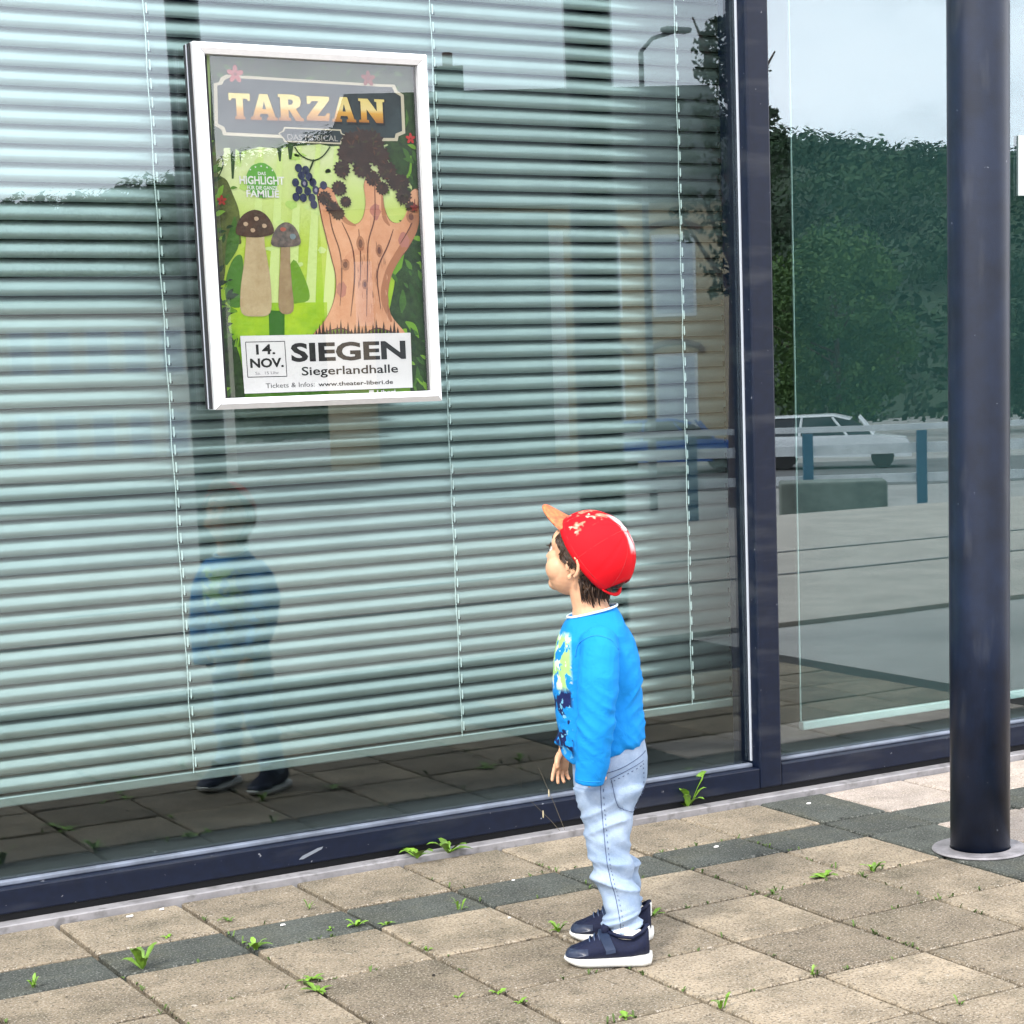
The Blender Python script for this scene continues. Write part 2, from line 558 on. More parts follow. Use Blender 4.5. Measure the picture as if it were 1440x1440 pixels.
# roller screen behind the right pane
rs = empty('roller_screen', (3.2, .25, .15))
tag(rs, 'dark teal roller screen with pale bottom bar behind the right pane', 'blind')
bm = bmesh.new()
for x0, x1 in ((-.785, 2.7),):
    box(bm, x0, x1, 0, .0012, .02, 3.3)
add('fabric', bm, M['screen'], rs)
boxo('bottom_bar', (-.787, 2.7, -.012, .014, -.008, .018), M['screenbar'], rs, bev=.004)
boxo('edge_strip', (-.789, -.786, -.002, .003, .0185, 3.3), M['screenbar'], rs)

# small pale notice stuck inside the right pane
nt = boxo('notice', (3.171, 3.40, .0945, .0985, 1.756, 1.938), mat('pale_notice_paper', (.42, .46, .45), .7))
tag(nt, 'small pale blank notice on the glass right of the column', 'notice')

# columns
def column(x, y, label):
    e = empty('round_column', (x, y, 0))
    tag(e, label, 'column', 'round navy columns of the arcade')
    b = bmesh.new(); n = 64
    loft(b, [[(.0765 * math.cos(2 * math.pi * i / n), .0765 * math.sin(2 * math.pi * i / n), z) for i in range(n)] for z in (.004, .6, 1.2, 2.0, 3.0, 4.6)])
    add('shaft', b, M['column'], e, smooth=True)
    b = bmesh.new()
    loft(b, [[(r * math.cos(2 * math.pi * i / n), r * math.sin(2 * math.pi * i / n), z) for i in range(n)] for r, z in ((.122, .0015), (.124, .004), (.121, .008), (.078, .009))], closed=False)
    add('base_plate', b, M['collar_plate'], e)
    return e
column(2.186, -.811, 'round navy blue column standing on a grey base plate in front of the right pane')
column(2.06, -4.15, 'round navy column in the outer row, only seen reflected in the glass')

# ------------------------------------------------------------------ poster in its frame
pf = empty('poster_case', (.802, .0825, 1.20))
tag(pf, 'silver aluminium snap frame hung on the glass above the boy', 'display case')
def fr(name, dims, m, bev=0):
    x0, x1, y0, y1, z0, z1 = dims
    return boxo(name, (x0 - .802, x1 - .802, y0 - .0825, y1 - .0825, z0 - 1.2, z1 - 1.2), m, pf, bev)
FX0, FX1, FZ0, FZ1, FW = .493, 1.111, 1.199, 2.065, .027
def mitre(name, a, b_, inn_a, inn_b):
    """one rail with 45 degree ends: a,b outer corners, inn_a, inn_b inner corners (x,z)"""
    b = bmesh.new()
    def P(q, y): return (q[0] - .802, y - .0825, q[1] - 1.2)
    mid_a = ((a[0] + inn_a[0]) / 2, (a[1] + inn_a[1]) / 2); mid_b = ((b_[0] + inn_b[0]) / 2, (b_[1] + inn_b[1]) / 2)
    ra = [P(a, .082), P(a, .037), P(mid_a, .030), P(inn_a, .035), P(inn_a, .050)]
    rb = [P(b_, .082), P(b_, .037), P(mid_b, .030), P(inn_b, .035), P(inn_b, .050)]
    loft(b, [ra, rb])
    return add(name, b, M['alu'], pf)
g = .0006
oo = [(FX0, FZ0), (FX1, FZ0), (FX1, FZ1), (FX0, FZ1)]
ii = [(FX0 + FW, FZ0 + FW), (FX1 - FW, FZ0 + FW), (FX1 - FW, FZ1 - FW), (FX0 + FW, FZ1 - FW)]
for k in range(4):
    k2 = (k + 1) % 4
    d = Vector((oo[k2][0] - oo[k][0], oo[k2][1] - oo[k][1])).normalized() * g
    mitre('frame_rail', (oo[k][0] + d.x, oo[k][1] + d.y), (oo[k2][0] - d.x, oo[k2][1] - d.y), (ii[k][0] + d.x, ii[k][1] + d.y), (ii[k2][0] - d.x, ii[k2][1] - d.y))
fr('back_panel', (FX0 + .003, FX1 - .003, .0825, .092, FZ0 + .003, FZ1 - .003), M['black'])
fr('side_channel', (FX0 - .004, FX0 - .001, .052, .092, FZ0 + .002, FZ1 - .002), M['black'])
fr('side_channel', (FX0 - .0055, FX0 - .0042, .068, .0722, FZ0 + .002, FZ1 - .002), M['gasket'])
fr('cover_sheet', (FX0 + .024, FX1 - .024, .0485, .0495, FZ0 + .024, FZ1 - .024), M['cover'])
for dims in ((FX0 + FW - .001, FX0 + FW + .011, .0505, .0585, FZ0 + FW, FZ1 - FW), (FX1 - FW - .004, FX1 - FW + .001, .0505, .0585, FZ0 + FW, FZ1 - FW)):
    fr('inner_lip', dims, M['black'])  # black strips stand in for the shadow inside the frame's edges

PY = .0640
poster = empty('poster', (.802, PY, 1.2))
tag(poster, 'jungle musical poster with gold title and white date panel inside the silver frame', 'poster')
PC = {}
def flat(name, rgb, rough=.55, c2=None, scale=12, lo=.35, hi=.65):
    if name not in PC:
        rgb = tuple(v * .60 for v in rgb)
        if c2: c2 = tuple(v * .60 for v in c2)
        PC[name] = mat('print_' + name, rgb, rough, spec=.3, c2=c2, scale=scale, lo=lo, hi=hi, detail=4)
    return PC[name]
layer_n = [0]
def poly(name, pts, m, layer, parent=None, thick=.00018):
    """flat printed shape on the poster: pts in metres on the facade (x, z)"""
    b = bmesh.new()
    y = -.00035 * layer
    f = b.faces.new([b.verts.new((p[0] - .802, y, p[1] - 1.2)) for p in pts])
    b2 = bmesh.ops.extrude_face_region(b, geom=[f])
    for v in b2['geom']:
        if isinstance(v, bmesh.types.BMVert): v.co.y += .0002
    bmesh.ops.triangulate(b, faces=b.faces[:])
    return add(name, b, m, parent or poster)
def polys(name, lst, m, layer):
    b = bmesh.new()
    y = -.00035 * layer
    for pts in lst:
        f = b.faces.new([b.verts.new((p[0] - .802, y, p[1] - 1.2)) for p in pts])
    bmesh.ops.triangulate(b, faces=b.faces[:])
    return add(name, b, m, poster)
def star(c, r1, r2, n, rot=0, sq=1.0):
    return [(c[0] + (r1 if i % 2 == 0 else r2) * math.cos(rot + math.pi * i / n), c[1] + sq * (r1 if i % 2 == 0 else r2) * math.sin(rot + math.pi * i / n)) for i in range(2 * n)]
def blob(c, rx, rz, n=18, w=.15, seed=0):
    rr = random.Random(seed)
    return [(c[0] + rx * (1 + rr.uniform(-w, w)) * math.cos(2 * math.pi * i / n), c[1] + rz * (1 + rr.uniform(-w, w)) * math.sin(2 * math.pi * i / n)) for i in range(n)]
def ribbon(pts, w):
    L, Rr = [], []
    for i, p in enumerate(pts):
        a, b = pts[max(0, i - 1)], pts[min(len(pts) - 1, i + 1)]
        d = Vector((b[0] - a[0], b[1] - a[1])).normalized()
        ww = w[i] if isinstance(w, (list, tuple)) else w
        L.append((p[0] - d.y * ww, p[1] + d.x * ww)); Rr.append((p[0] + d.y * ww, p[1] - d.x * ww))
    return L + Rr[::-1]
def rib(pts, w):
    ws = w if isinstance(w, list) else [w] * len(pts)
    q = spline([(p[0], p[1], x) for p, x in zip(pts, ws)], 5)
    return ribbon([(a, b_) for a, b_, _ in q], [abs(x) for _, _, x in q])
def text(name, s, rect, m, layer, bold=0.0, keep=False):
    cu = bpy.data.curves.new(name, 'FONT')
    cu.body = s; cu.size = 1; cu.offset = bold; cu.resolution_u = 3
    o = bpy.data.objects.new(name, cu)
    me = bpy.data.meshes.new_from_object(o)
    bpy.data.objects.remove(o)
    xs_ = [v.co.x for v in me.vertices]; ys_ = [v.co.y for v in me.vertices]
    x0, x1, y0, y1 = min(xs_), max(xs_), min(ys_), max(ys_)
    (rx0, rz0), (rx1, rz1) = rect
    for v in me.vertices:
        px = rx0 + (v.co.x - x0) / (x1 - x0) * (rx1 - rx0)
        pz = rz0 + (v.co.y - y0) / (y1 - y0) * (rz1 - rz0)
        v.co = (px - .802, -.00035 * layer, pz - 1.2)
    me.materials.clear(); me.materials.append(m)
    return add(name, me, None, poster)

# sheet with a printed green glade
PX0, PX1, PZ0, PZ1 = FX0 + .018, FX1 - .018, FZ0 + .018, FZ1 - .018
sheet = boxo('sheet', (PX0 - .802, PX1 - .802, .0004, .0012, PZ0 - 1.2, PZ1 - 1.2), None, poster)
sm = mat('print_glade', (.3, .5, .1), .5, spec=.3)
n_, l_ = sm.node_tree.nodes, sm.node_tree.links
t_ = n_.new('ShaderNodeTexCoord')
sep = n_.new('ShaderNodeSeparateXYZ'); l_.new(t_.outputs['Object'], sep.inputs[0])
nn = n_.new('ShaderNodeTexNoise'); nn.inputs['Scale'].default_value = 7; nn.inputs['Detail'].default_value = 5
l_.new(t_.outputs['Object'], nn.inputs['Vector'])
m1 = n_.new('ShaderNodeMath'); m1.operation = 'MULTIPLY_ADD'; m1.inputs[1].default_value = .30
l_.new(nn.outputs['Fac'], m1.inputs[0]); l_.new(sep.outputs['Z'], m1.inputs[2])
rp = n_.new('ShaderNodeValToRGB')
els = rp.color_ramp.elements
els[0].position = .16; els[0].color = (0.041, 0.139, 0.005, 1)
els[1].position = .85; els[1].color = (0.290, 0.406, 0.151, 1)
for p_, c_ in ((.30, (0.151, 0.319, 0.007)), (.42, (0.244, 0.406, 0.012)), (.53, (0.302, 0.406, 0.041)), (.66, (0.371, 0.464, 0.151)), (.76, (0.429, 0.499, 0.255))):
    e_ = els.new(p_); e_.color = (*c_, 1)
l_.new(m1.outputs[0], rp.inputs[0]); l_.new(rp.outputs[0], n_['Principled BSDF'].inputs['Base Color'])
sheet.data.materials.append(sm)

dk = flat('dark_leaf', (.008, .028, .004), c2=(.03, .085, .012), scale=40)
dk2 = flat('mid_leaf', (.03, .11, .008), c2=(.075, .20, .02), scale=40)
barkc = flat('left_bark', (.06, .07, .012), c2=(.13, .17, .03), scale=30)
poly('leaf_canopy', [(0.5442, 2.0432), (1.1007, 2.0431), (1.0907, 1.8292), (1.0509, 1.8187), (1.0011, 1.8458), (0.9546, 1.8256), (0.8762, 1.8375), (0.8448, 1.8357), (0.8192, 1.8406), (0.7469, 1.8330), (0.7399, 1.8015), (0.7337, 1.8013), (0.7315, 1.8312), (0.7161, 1.8275), (0.7116, 1.7962), (0.7070, 1.7960), (0.7034, 1.8272), (0.6558, 1.8291), (0.6102, 1.8164), (0.6058, 1.7868), (0.6042, 1.8163), (0.5958, 1.8229), (0.5862, 1.7522), (0.5813, 1.7521), (0.5821, 1.8248), (0.5663, 1.8243), (0.5520, 1.7923), (0.5339, 1.7783)], dk, 1)  # outline traced in image pixels, projected to poster metres, like most shapes below
poly('tree_shape', spline([(0.5363, 1.8145), (0.5657, 1.8153), (0.5462, 1.7786), (0.5499, 1.7605), (0.5687, 1.7473), (0.5814, 1.7156), (0.5951, 1.6747), (0.5950, 1.6192), (0.5935, 1.5966), (0.5613, 1.5965), (0.5460, 1.5138), (0.5238, 1.5139)], 4, True), barkc, 2)
poly('undergrowth', spline([(0.5252, 1.5090), (0.5360, 1.4664), (0.5509, 1.4492), (0.5753, 1.4360), (0.5515, 1.4235), (0.5516, 1.3893), (0.5675, 1.3503), (0.5782, 1.3026), (0.5802, 1.2245), (0.5178, 1.2245)], 4, True), dk, 2)
poly('undergrowth', spline([(1.0542, 1.6754), (1.0910, 1.6847), (1.0920, 1.6045), (1.0870, 1.3796), (1.0915, 1.2179), (1.0352, 1.2198), (1.0432, 1.3714), (1.0085, 1.3855), (0.9796, 1.4084), (0.9891, 1.4440), (1.0049, 1.5064), (0.9959, 1.5242), (1.0003, 1.5597), (1.0358, 1.6131)], 4, True), dk, 2)
poly('undergrowth', spline([(1.0009, 1.8410), (1.0906, 1.8483), (1.0872, 1.6564), (1.0542, 1.6753), (1.0659, 1.7426), (1.0319, 1.7658), (1.0066, 1.7986)], 4, True), dk, 2)
for k, (pts, w) in enumerate([
    ([(0.9954, 1.5153), (1.0073, 1.5509), (1.0339, 1.5775)], .022), ([(1.0264, 1.4839), (1.0247, 1.4526), (1.0198, 1.4257)], .010), ([(1.0297, 1.4031), (1.0492, 1.3893), (1.0656, 1.3619)], .010),
    ([(0.5527, 1.5471), (0.5746, 1.6022), (0.5830, 1.6616)], .016), ([(0.5281, 1.4494), (0.5549, 1.4406), (0.5752, 1.4339)], .007), ([(1.0567, 1.2896), (1.0581, 1.2669), (1.0465, 1.2399)], .006),
    ([(1.0677, 1.8286), (1.0593, 1.7712), (1.0205, 1.7561)], .004), ([(1.0597, 1.9328), (1.0611, 1.9091), (1.0544, 1.8852)], .004)]):
    poly('leaf_shape', rib(pts, [.2 * w, w, .15 * w]), dk2 if k % 2 else flat('lime_leaf', (.16, .38, .015)), 3)
# fern fringe at the left
fern = []
for k in range(16):
    z0 = 1.44 - k * .012
    fern.append([(PX0 + .013, z0), (PX0 + .013, z0 - .006), (PX0 + .047 - .001 * k, z0 + .012)])
polys('fern_fringe', fern, dk, 3)
# far hedges of the glade
poly('far_bush', spline([(0.5502, 1.5088), (0.5718, 1.5598), (0.5954, 1.5683), (0.5961, 1.5086), (0.5877, 1.4487), (0.5512, 1.4534)], 4, True), flat('bush', (.07, .22, .02)), 1.5)
poly('far_bush', spline([(0.7302, 1.5598), (0.7603, 1.5077), (0.7673, 1.4641), (0.7380, 1.4535), (0.7097, 1.4560), (0.7023, 1.4907)], 4, True), flat('bush2', (.16, .36, .015)), 1.5)
poly('meadow', [(0.5513, 1.4556), (0.8149, 1.4548), (0.8096, 1.3648), (0.5503, 1.3700)], flat('meadow', (.24, .52, .010), c2=(.48, .72, .02), scale=9), 1.2)
poly('shade_patch', [(0.6567, 1.4371), (0.6989, 1.4344), (0.6947, 1.3671), (0.6547, 1.3679)], flat('shadepatch', (.03, .16, .006)), 2)
# leaves scattered through the printed undergrowth, soft light shafts and a grassy edge
lr = random.Random(21)
greens = [flat('leaf_a', (.020, .075, .010)), flat('leaf_b', (.05, .15, .015)), flat('leaf_c', (.10, .25, .02)), flat('leaf_d', (.012, .045, .012)), flat('leaf_e', (.20, .42, .03))]
def leafprint(c, L, a, m, layer):
    d = (math.cos(a), math.sin(a))
    pts = [(c[0] + d[0] * L * t, c[1] + d[1] * L * t + .10 * L * math.sin(3 * t)) for t in (0, .2, .45, .7, 1)]
    poly('leaf_shape', ribbon(pts, [.0004, L * .16, L * .20, L * .13, .0003]), m, layer)
for k in range(150):
    z = lr.uniform(PZ0, PZ0 + .62)
    left = k % 2 == 0
    x = (PX0 + abs(lr.gauss(0, .022))) if left else (PX1 - abs(lr.gauss(0, .035)))
    a = lr.uniform(.1, 1.3) if left else math.pi - lr.uniform(.1, 1.3)
    L = lr.uniform(.012, .034)
    if not (PX0 < x + L * math.cos(a) < PX1): continue
    leafprint((x, z), L, a, greens[lr.choice((0, 0, 1, 1, 2, 3, 3, 4))], 3.2 + .004 * k)
for k in range(70):
    c = (lr.uniform(PX0 + .01, PX1 - .03), lr.uniform(PZ1 - .075, PZ1 - .005))
    leafprint(c, lr.uniform(.015, .03), lr.uniform(-.9, .9), greens[lr.choice((0, 1, 3, 3))], 1.4 + .004 * k)
for k in range(46):
    x = PX0 + .05 + k * .0105
    poly('grass_shape', [(x, 1.350), (x + .006, 1.350), (x + lr.uniform(-.004, .010), 1.350 + lr.uniform(.012, .035))], greens[lr.choice((1, 2, 4, 4))], 4.2)
for k in range(5):
    x = .66 + .05 * k
    poly('light_shaft', [(x, 1.86), (x + .012, 1.86), (x - .03, 1.42), (x - .06, 1.42)], flat('shaft', (.66, .84, .30)), .75)
for k in range(22):
    c = (lr.uniform(.60, .86), lr.uniform(1.52, 1.86))
    poly('soft_leaf', blob(c, lr.uniform(.006, .018), lr.uniform(.004, .012), 12, .2, k), flat('soft_leaf%d' % (k % 2), ((.46, .70, .16), (.60, .80, .28))[k % 2]), .85)
# title plate
plate_o = [(0.5494, 1.9743), (0.5627, 1.9772), (0.5683, 1.9886), (0.5825, 1.9959), (0.9957, 1.9913), (1.0305, 1.9919), (1.0377, 1.9767), (1.0545, 1.9680), (1.0538, 1.8734), (1.0345, 1.8657), (1.0312, 1.8537), (0.8821, 1.8494), (0.5658, 1.8537), (0.5618, 1.8671), (0.5453, 1.8755)]
cream = flat('cream', (.62, .58, .42))
platec = flat('plate', (.012, .022, .026), c2=(.03, .055, .062), scale=10)
poly('title_border', plate_o, cream, 4)
cxp = sum(p[0] for p in plate_o) / len(plate_o); czp = sum(p[1] for p in plate_o) / len(plate_o)
poly('title_plate', [(cxp + (p[0] - cxp) * .965, czp + (p[1] - czp) * .90) for p in plate_o], platec, 5)
sub_o = [(0.7081, 1.8626), (0.7212, 1.8699), (0.7243, 1.8782), (0.8759, 1.8771), (0.8779, 1.8679), (0.8892, 1.8636), (0.8770, 1.8515), (0.8738, 1.8412), (0.7231, 1.8424), (0.7199, 1.8492)]
poly('subtitle_border', sub_o, cream, 6)
cxs = sum(p[0] for p in sub_o) / len(sub_o); czs = sum(p[1] for p in sub_o) / len(sub_o)
poly('subtitle_plate', [(cxs + (p[0] - cxs) * .965, czs + (p[1] - czs) * .80) for p in sub_o], platec, 7)
text('subtitle', 'DAS MUSICAL', [(0.7315, 1.8482), (0.8661, 1.8615)], flat('subtitle', (.45, .44, .40)), 8)
# title letters, heavy with flared feet
G_ = {
 'T': [[(0, .72), (0, 1), (1, 1), (1, .72), (.9, .72), (.86, .80), (.66, .80), (.66, .12), (.74, .1), (.74, 0), (.26, 0), (.26, .1), (.34, .12), (.34, .80), (.14, .80), (.10, .72)]],
 'A': [[(.36, 1), (.66, 1), (.92, .12), (1, .1), (1, 0), (.60, 0), (.60, .1), (.67, .12), (.64, .24), (.36, .24), (.33, .12), (.40, .1), (.40, 0), (0, 0), (0, .1), (.08, .12)]],
 'R': [[(0, 1), (.62, 1), (.86, .92), (.92, .74), (.86, .56), (.70, .46), (.92, .12), (1, .1), (1, 0), (.68, 0), (.42, .42), (.40, .42), (.40, .12), (.48, .1), (.48, 0), (0, 0), (0, .1), (.08, .12), (.08, .88), (0, .9)]],
 'Z': [[(.04, 1), (1, 1), (1, .86), (.46, .2), (.80, .2), (.88, .32), (1, .32), (.96, 0), (0, 0), (0, .14), (.54, .8), (.24, .8), (.16, .68), (.04, .68)]],
 'N': [[(0, 1), (.36, 1), (.70, .48), (.70, .88), (.62, .9), (.62, 1), (1, 1), (1, .9), (.93, .88), (.93, 0), (.66, 0), (.30, .56), (.30, .12), (.38, .1), (.38, 0), (0, 0), (0, .1), (.08, .12), (.08, .88), (0, .9)]],
}
HOLE = {'A': [(.44, .42), (.58, .42), (.51, .72)], 'R': [(.40, .82), (.56, .80), (.60, .72), (.54, .62), (.40, .60)]}
gold = mat('print_gold', (.6, .4, .1), .5, spec=.3)
n_, l_ = gold.node_tree.nodes, gold.node_tree.links
t_ = n_.new('ShaderNodeTexCoord'); sep = n_.new('ShaderNodeSeparateXYZ'); l_.new(t_.outputs['Object'], sep.inputs[0])
mr_ = n_.new('ShaderNodeMapRange'); mr_.inputs['From Min'].default_value = .655; mr_.inputs['From Max'].default_value = .735
l_.new(sep.outputs['Z'], mr_.inputs['Value'])
rp = n_.new('ShaderNodeValToRGB'); els = rp.color_ramp.elements
els[0].position = .05; els[0].color = (0.244, 0.087, 0.007, 1)
els[1].position = .95; els[1].color = (0.493, 0.406, 0.128, 1)
e_ = els.new(.4); e_.color = (0.452, 0.244, 0.029, 1)
e_ = els.new(.55); e_.color = (0.522, 0.429, 0.174, 1)
l_.new(mr_.outputs[0], rp.inputs[0]); l_.new(rp.outputs[0], n_['Principled BSDF'].inputs['Base Color'])
letters = [('T', [(0.5845, 1.8926), (0.6388, 1.9534)]), ('A', [(0.6389, 1.8927), (0.7087, 1.9540)]), ('R', [(0.7120, 1.8934), (0.7773, 1.9558)]), ('Z', [(0.7854, 1.8959), (0.8476, 1.9545)]), ('A', [(0.8535, 1.8955), (0.9186, 1.9555)]), ('N', [(0.9268, 1.8961), (0.9979, 1.9539)])]
zt0, zt1 = 1e9, -1e9
for ch, ((x0, z0), (x1, z1)) in letters:
    zt0, zt1 = min(zt0, z0), max(zt1, z1)
    def mapp(p, gx=0, gz=0): return (x0 + gx + p[0] * (x1 - x0), z0 + gz + p[1] * (z1 - z0))
    for part in G_[ch]:
        cx_, cz_ = .5, .5
        poly('title_shadow', [(mapp(((p[0] - .5) * 1.10 + .5, (p[1] - .5) * 1.10 + .5), .002, -.003)) for p in part], flat('black', (.006, .006, .008)), 8)
        poly('title_letter', [mapp(p) for p in part], gold, 9)
    if ch in HOLE: poly('letter_counter', [mapp(p) for p in HOLE[ch]], platec, 10)
mr_.inputs['From Min'].default_value = zt0 - 1.2; mr_.inputs['From Max'].default_value = zt1 - 1.2
# flowers
def flower(c, r, rgb, key, layer=11):
    m = flat('petal_' + key, rgb)
    pts = []
    for i in range(40):
        a = 2 * math.pi * i / 40
        pts.append((c[0] + r * (.42 + .58 * abs(math.cos(2.5 * a)) ** 1.3) * math.cos(a + .3), c[1] + r * (.42 + .58 * abs(math.cos(2.5 * a)) ** 1.3) * math.sin(a + .3)))
    poly('flower', pts, m, layer)
    poly('flower_centre', blob(c, r * .18, r * .18, 10, .05), flat('petal_core_' + key, tuple(x * .5 for x in rgb)), layer + 1)
flower([(0.6047, 1.9978)][0], .022, (.50, .13, .13), 'pink')
flower([(0.9565, 2.0027)][0], .020, (.30, .04, .03), 'wine')
flower([(1.0667, 1.8609)][0], .014, (.55, .03, .02), 'red')
flower([(0.5508, 1.7001)][0], .013, (.42, .03, .02), 'red2')
flower([(1.0686, 1.6899)][0], .012, (.22, .02, .015), 'wine2')
# highlight badge
wt = flat('white_ink', (.86, .88, .84))
poly('badge', blob([(0.6583, 1.7490)][0], .040, .042, 40, .02), flat('badge', (.13, .42, .06)), 4)
text('badge_text', 'DAS', [(0.6490, 1.7617), (0.6696, 1.7699)], wt, 5, .02)
text('badge_text', 'HIGHLIGHT', [(0.6003, 1.7397), (0.7169, 1.7594)], wt, 5, .025)
text('badge_text', 'FÜR DIE GANZE', [(0.6194, 1.7272), (0.6979, 1.7383)], wt, 5, .02)
text('badge_text', 'FAMILIE', [(0.6162, 1.7089), (0.7012, 1.7259)], wt, 5, .025)
for k, c in enumerate([(0.6299, 1.7745), (0.6437, 1.7808), (0.6589, 1.7834), (0.6738, 1.7806), (0.6875, 1.7740)]):
    poly('badge_star', star(c, .0028, .0012, 5, math.pi / 2), wt, 5)
FR_LIST = [(0.7615, 1.7789), (0.7490, 1.7415), (0.7777, 1.7328), (0.7932, 1.7074), (0.8184, 1.7405), (0.7447, 1.7136)]
# liana with a cluster of dark blue fruit
vine = flat('vine', (.015, .04, .006))
poly('liana', rib([(0.7493, 1.8317), (0.7660, 1.8113), (0.7962, 1.8005), (0.8226, 1.8105), (0.8447, 1.8343)], .0016), vine, 4)
poly('liana', rib([(0.5535, 1.8149), (0.5615, 1.7880), (0.5499, 1.7605), (0.5367, 1.7467)], .0014), vine, 4)
poly('liana', rib([(1.0028, 1.8269), (1.0159, 1.7703), (1.0423, 1.7589), (1.0610, 1.8046)], .0014), vine, 4)
poly('fruit_stem', rib([(0.7989, 1.8029), (0.7900, 1.7841), (0.7796, 1.7653)], .0022), vine, 5)
fruit_spots = [(0.7565, 1.7811), (0.7752, 1.7768), (0.7630, 1.7627), (0.7835, 1.7608), (0.7467, 1.7461), (0.7696, 1.7442), (0.7930, 1.7470), (0.7548, 1.7277), (0.7773, 1.7258), (0.7996, 1.7285), (0.8210, 1.7405), (0.7650, 1.7093), (0.7882, 1.7097), (0.7456, 1.7113), (0.7924, 1.6934)]
fm = flat('fruit_blue', (.010, .014, .055), c2=(.03, .04, .11), scale=60)
for k, c in enumerate(fruit_spots):
    poly('fruit', blob(c, .0095, .0105, 16, .04, k), fm, 6 + (k % 3) * .4)
for k in (5, 9): poly('fruit_shine', blob(fruit_spots[k], .004, .005, 10, .06), flat('fruit_shine', (.30, .28, .38)), 8)
# stout tan baobab with a dark brown crown (plain stand-in for the illustration)
tan = flat('tan_bark', (.68, .31, .15), c2=(.82, .44, .25), scale=14)
tanl = flat('tan_line', (.16, .05, .03))
tand = flat('tan_dark', (.42, .18, .09))
brown = flat('dark_brown', (.022, .010, .007), c2=(.05, .02, .013), scale=30)
brown2 = flat('mid_brown', (.045, .020, .013))
trunk_o = [(0.7714, 1.3721), (0.8024, 1.4067), (0.8265, 1.4459), (0.8385, 1.4853), (0.8393, 1.5248), (0.8309, 1.5641), (0.8214, 1.6077), (0.8119, 1.6510), (0.8056, 1.6898), (0.8022, 1.7286), (0.8218, 1.7375), (0.8431, 1.7314), (0.8557, 1.6992), (0.8755, 1.6646), (0.8989, 1.6474), (0.9217, 1.6607), (0.9337, 1.7003), (0.9312, 1.7439), (0.9450, 1.7703), (0.9696, 1.7708), (0.9828, 1.7404), (0.9851, 1.6922), (1.0006, 1.6571), (1.0279, 1.6530), (1.0494, 1.6797), (1.0590, 1.7197), (1.0751, 1.7377), (1.0921, 1.7247), (1.0875, 1.6846), (1.0748, 1.6356), (1.0497, 1.5909), (1.0124, 1.5508), (0.9854, 1.5154), (0.9735, 1.4798), (0.9775, 1.4442), (0.9972, 1.4081), (1.0278, 1.3672), (0.9484, 1.3866), (0.8978, 1.3675), (0.8450, 1.3884)]
trunk_o = spline(trunk_o, 5, True)
poly('trunk_outline', trunk_o, tanl, 5)
cxt = sum(p[0] for p in trunk_o) / len(trunk_o); czt = sum(p[1] for p in trunk_o) / len(trunk_o)
poly('trunk_shape', [(cxt + (p[0] - cxt) * .976, czt + (p[1] - czt) * .985) for p in trunk_o], tan, 6)
cr = random.Random(8)
crown_c = [(0.9334, 1.8250), (0.8909, 1.8192), (0.9755, 1.8167), (0.9030, 1.8476), (0.9613, 1.8493), (0.8730, 1.7813), (0.9975, 1.7794), (0.9285, 1.7849), (1.0203, 1.7513), (0.8624, 1.7343), (0.9326, 1.8579), (1.0402, 1.7183), (0.8789, 1.7016), (1.0604, 1.6898), (0.8413, 1.6870), (0.9563, 1.7596), (0.8219, 1.7102), (0.8562, 1.6731), (1.0365, 1.7516), (0.9818, 1.7364)]
crown_r = (.034, .028, .030, .028, .030, .022, .026, .026, .022, .020, .024, .022, .015, .016, .018, .020, .018, .018, .022, .018)
for k, (c, rx) in enumerate(zip(crown_c, crown_r)):
    poly('crown_shape', star(c, rx * 1.12, rx * .86, 14, k, .92), brown, 8 + .02 * k)
for k in range(90):
    q = cr.randrange(len(crown_c)); c0, r0 = crown_c[q], crown_r[q]
    a_ = cr.uniform(0, 6.28); d_ = r0 * cr.uniform(.1, 1.0)
    c = (c0[0] + d_ * math.cos(a_), c0[1] + d_ * math.sin(a_))
    poly('crown_leaf', star(c, cr.uniform(.006, .010), .0026, 2, cr.uniform(0, 3)), (brown2, flat('olive_brown', (.055, .045, .012)), flat('rust_brown', (.10, .035, .015)))[k % 3], 9)
GT = [(0.7729, 1.3567), (0.7797, 1.3895), (0.7841, 1.3754), (0.7900, 1.4017), (0.7938, 1.3752), (0.8004, 1.4138), (0.8034, 1.3750), (0.8090, 1.3952), (0.8131, 1.3749), (0.8194, 1.4073), (0.8228, 1.3747), (0.8280, 1.3887), (0.8325, 1.3745), (0.8384, 1.4009), (0.8422, 1.3743), (0.8489, 1.4131), (0.8520, 1.3741), (0.8576, 1.3944), (0.8618, 1.3739), (0.8681, 1.4066), (0.8716, 1.3737), (0.8768, 1.3878), (0.8814, 1.3736), (0.8873, 1.4001), (0.8912, 1.3734), (0.8979, 1.4123), (0.9011, 1.3732), (0.9067, 1.3935), (0.9109, 1.3730), (0.9172, 1.4058), (0.9208, 1.3728), (0.9261, 1.3870), (0.9308, 1.3726), (0.9367, 1.3993), (0.9407, 1.3724), (0.9473, 1.4116), (0.9506, 1.3722), (0.9563, 1.3927), (0.9606, 1.3720), (0.9669, 1.4050), (0.9706, 1.3719), (0.9759, 1.3861), (0.9806, 1.3717), (0.9866, 1.3984), (0.9907, 1.3715), (0.9973, 1.4108), (1.0007, 1.3713), (1.0063, 1.3918), (1.0108, 1.3711), (1.0219, 1.3515)]
poly('root_shape', GT, brown, 7)
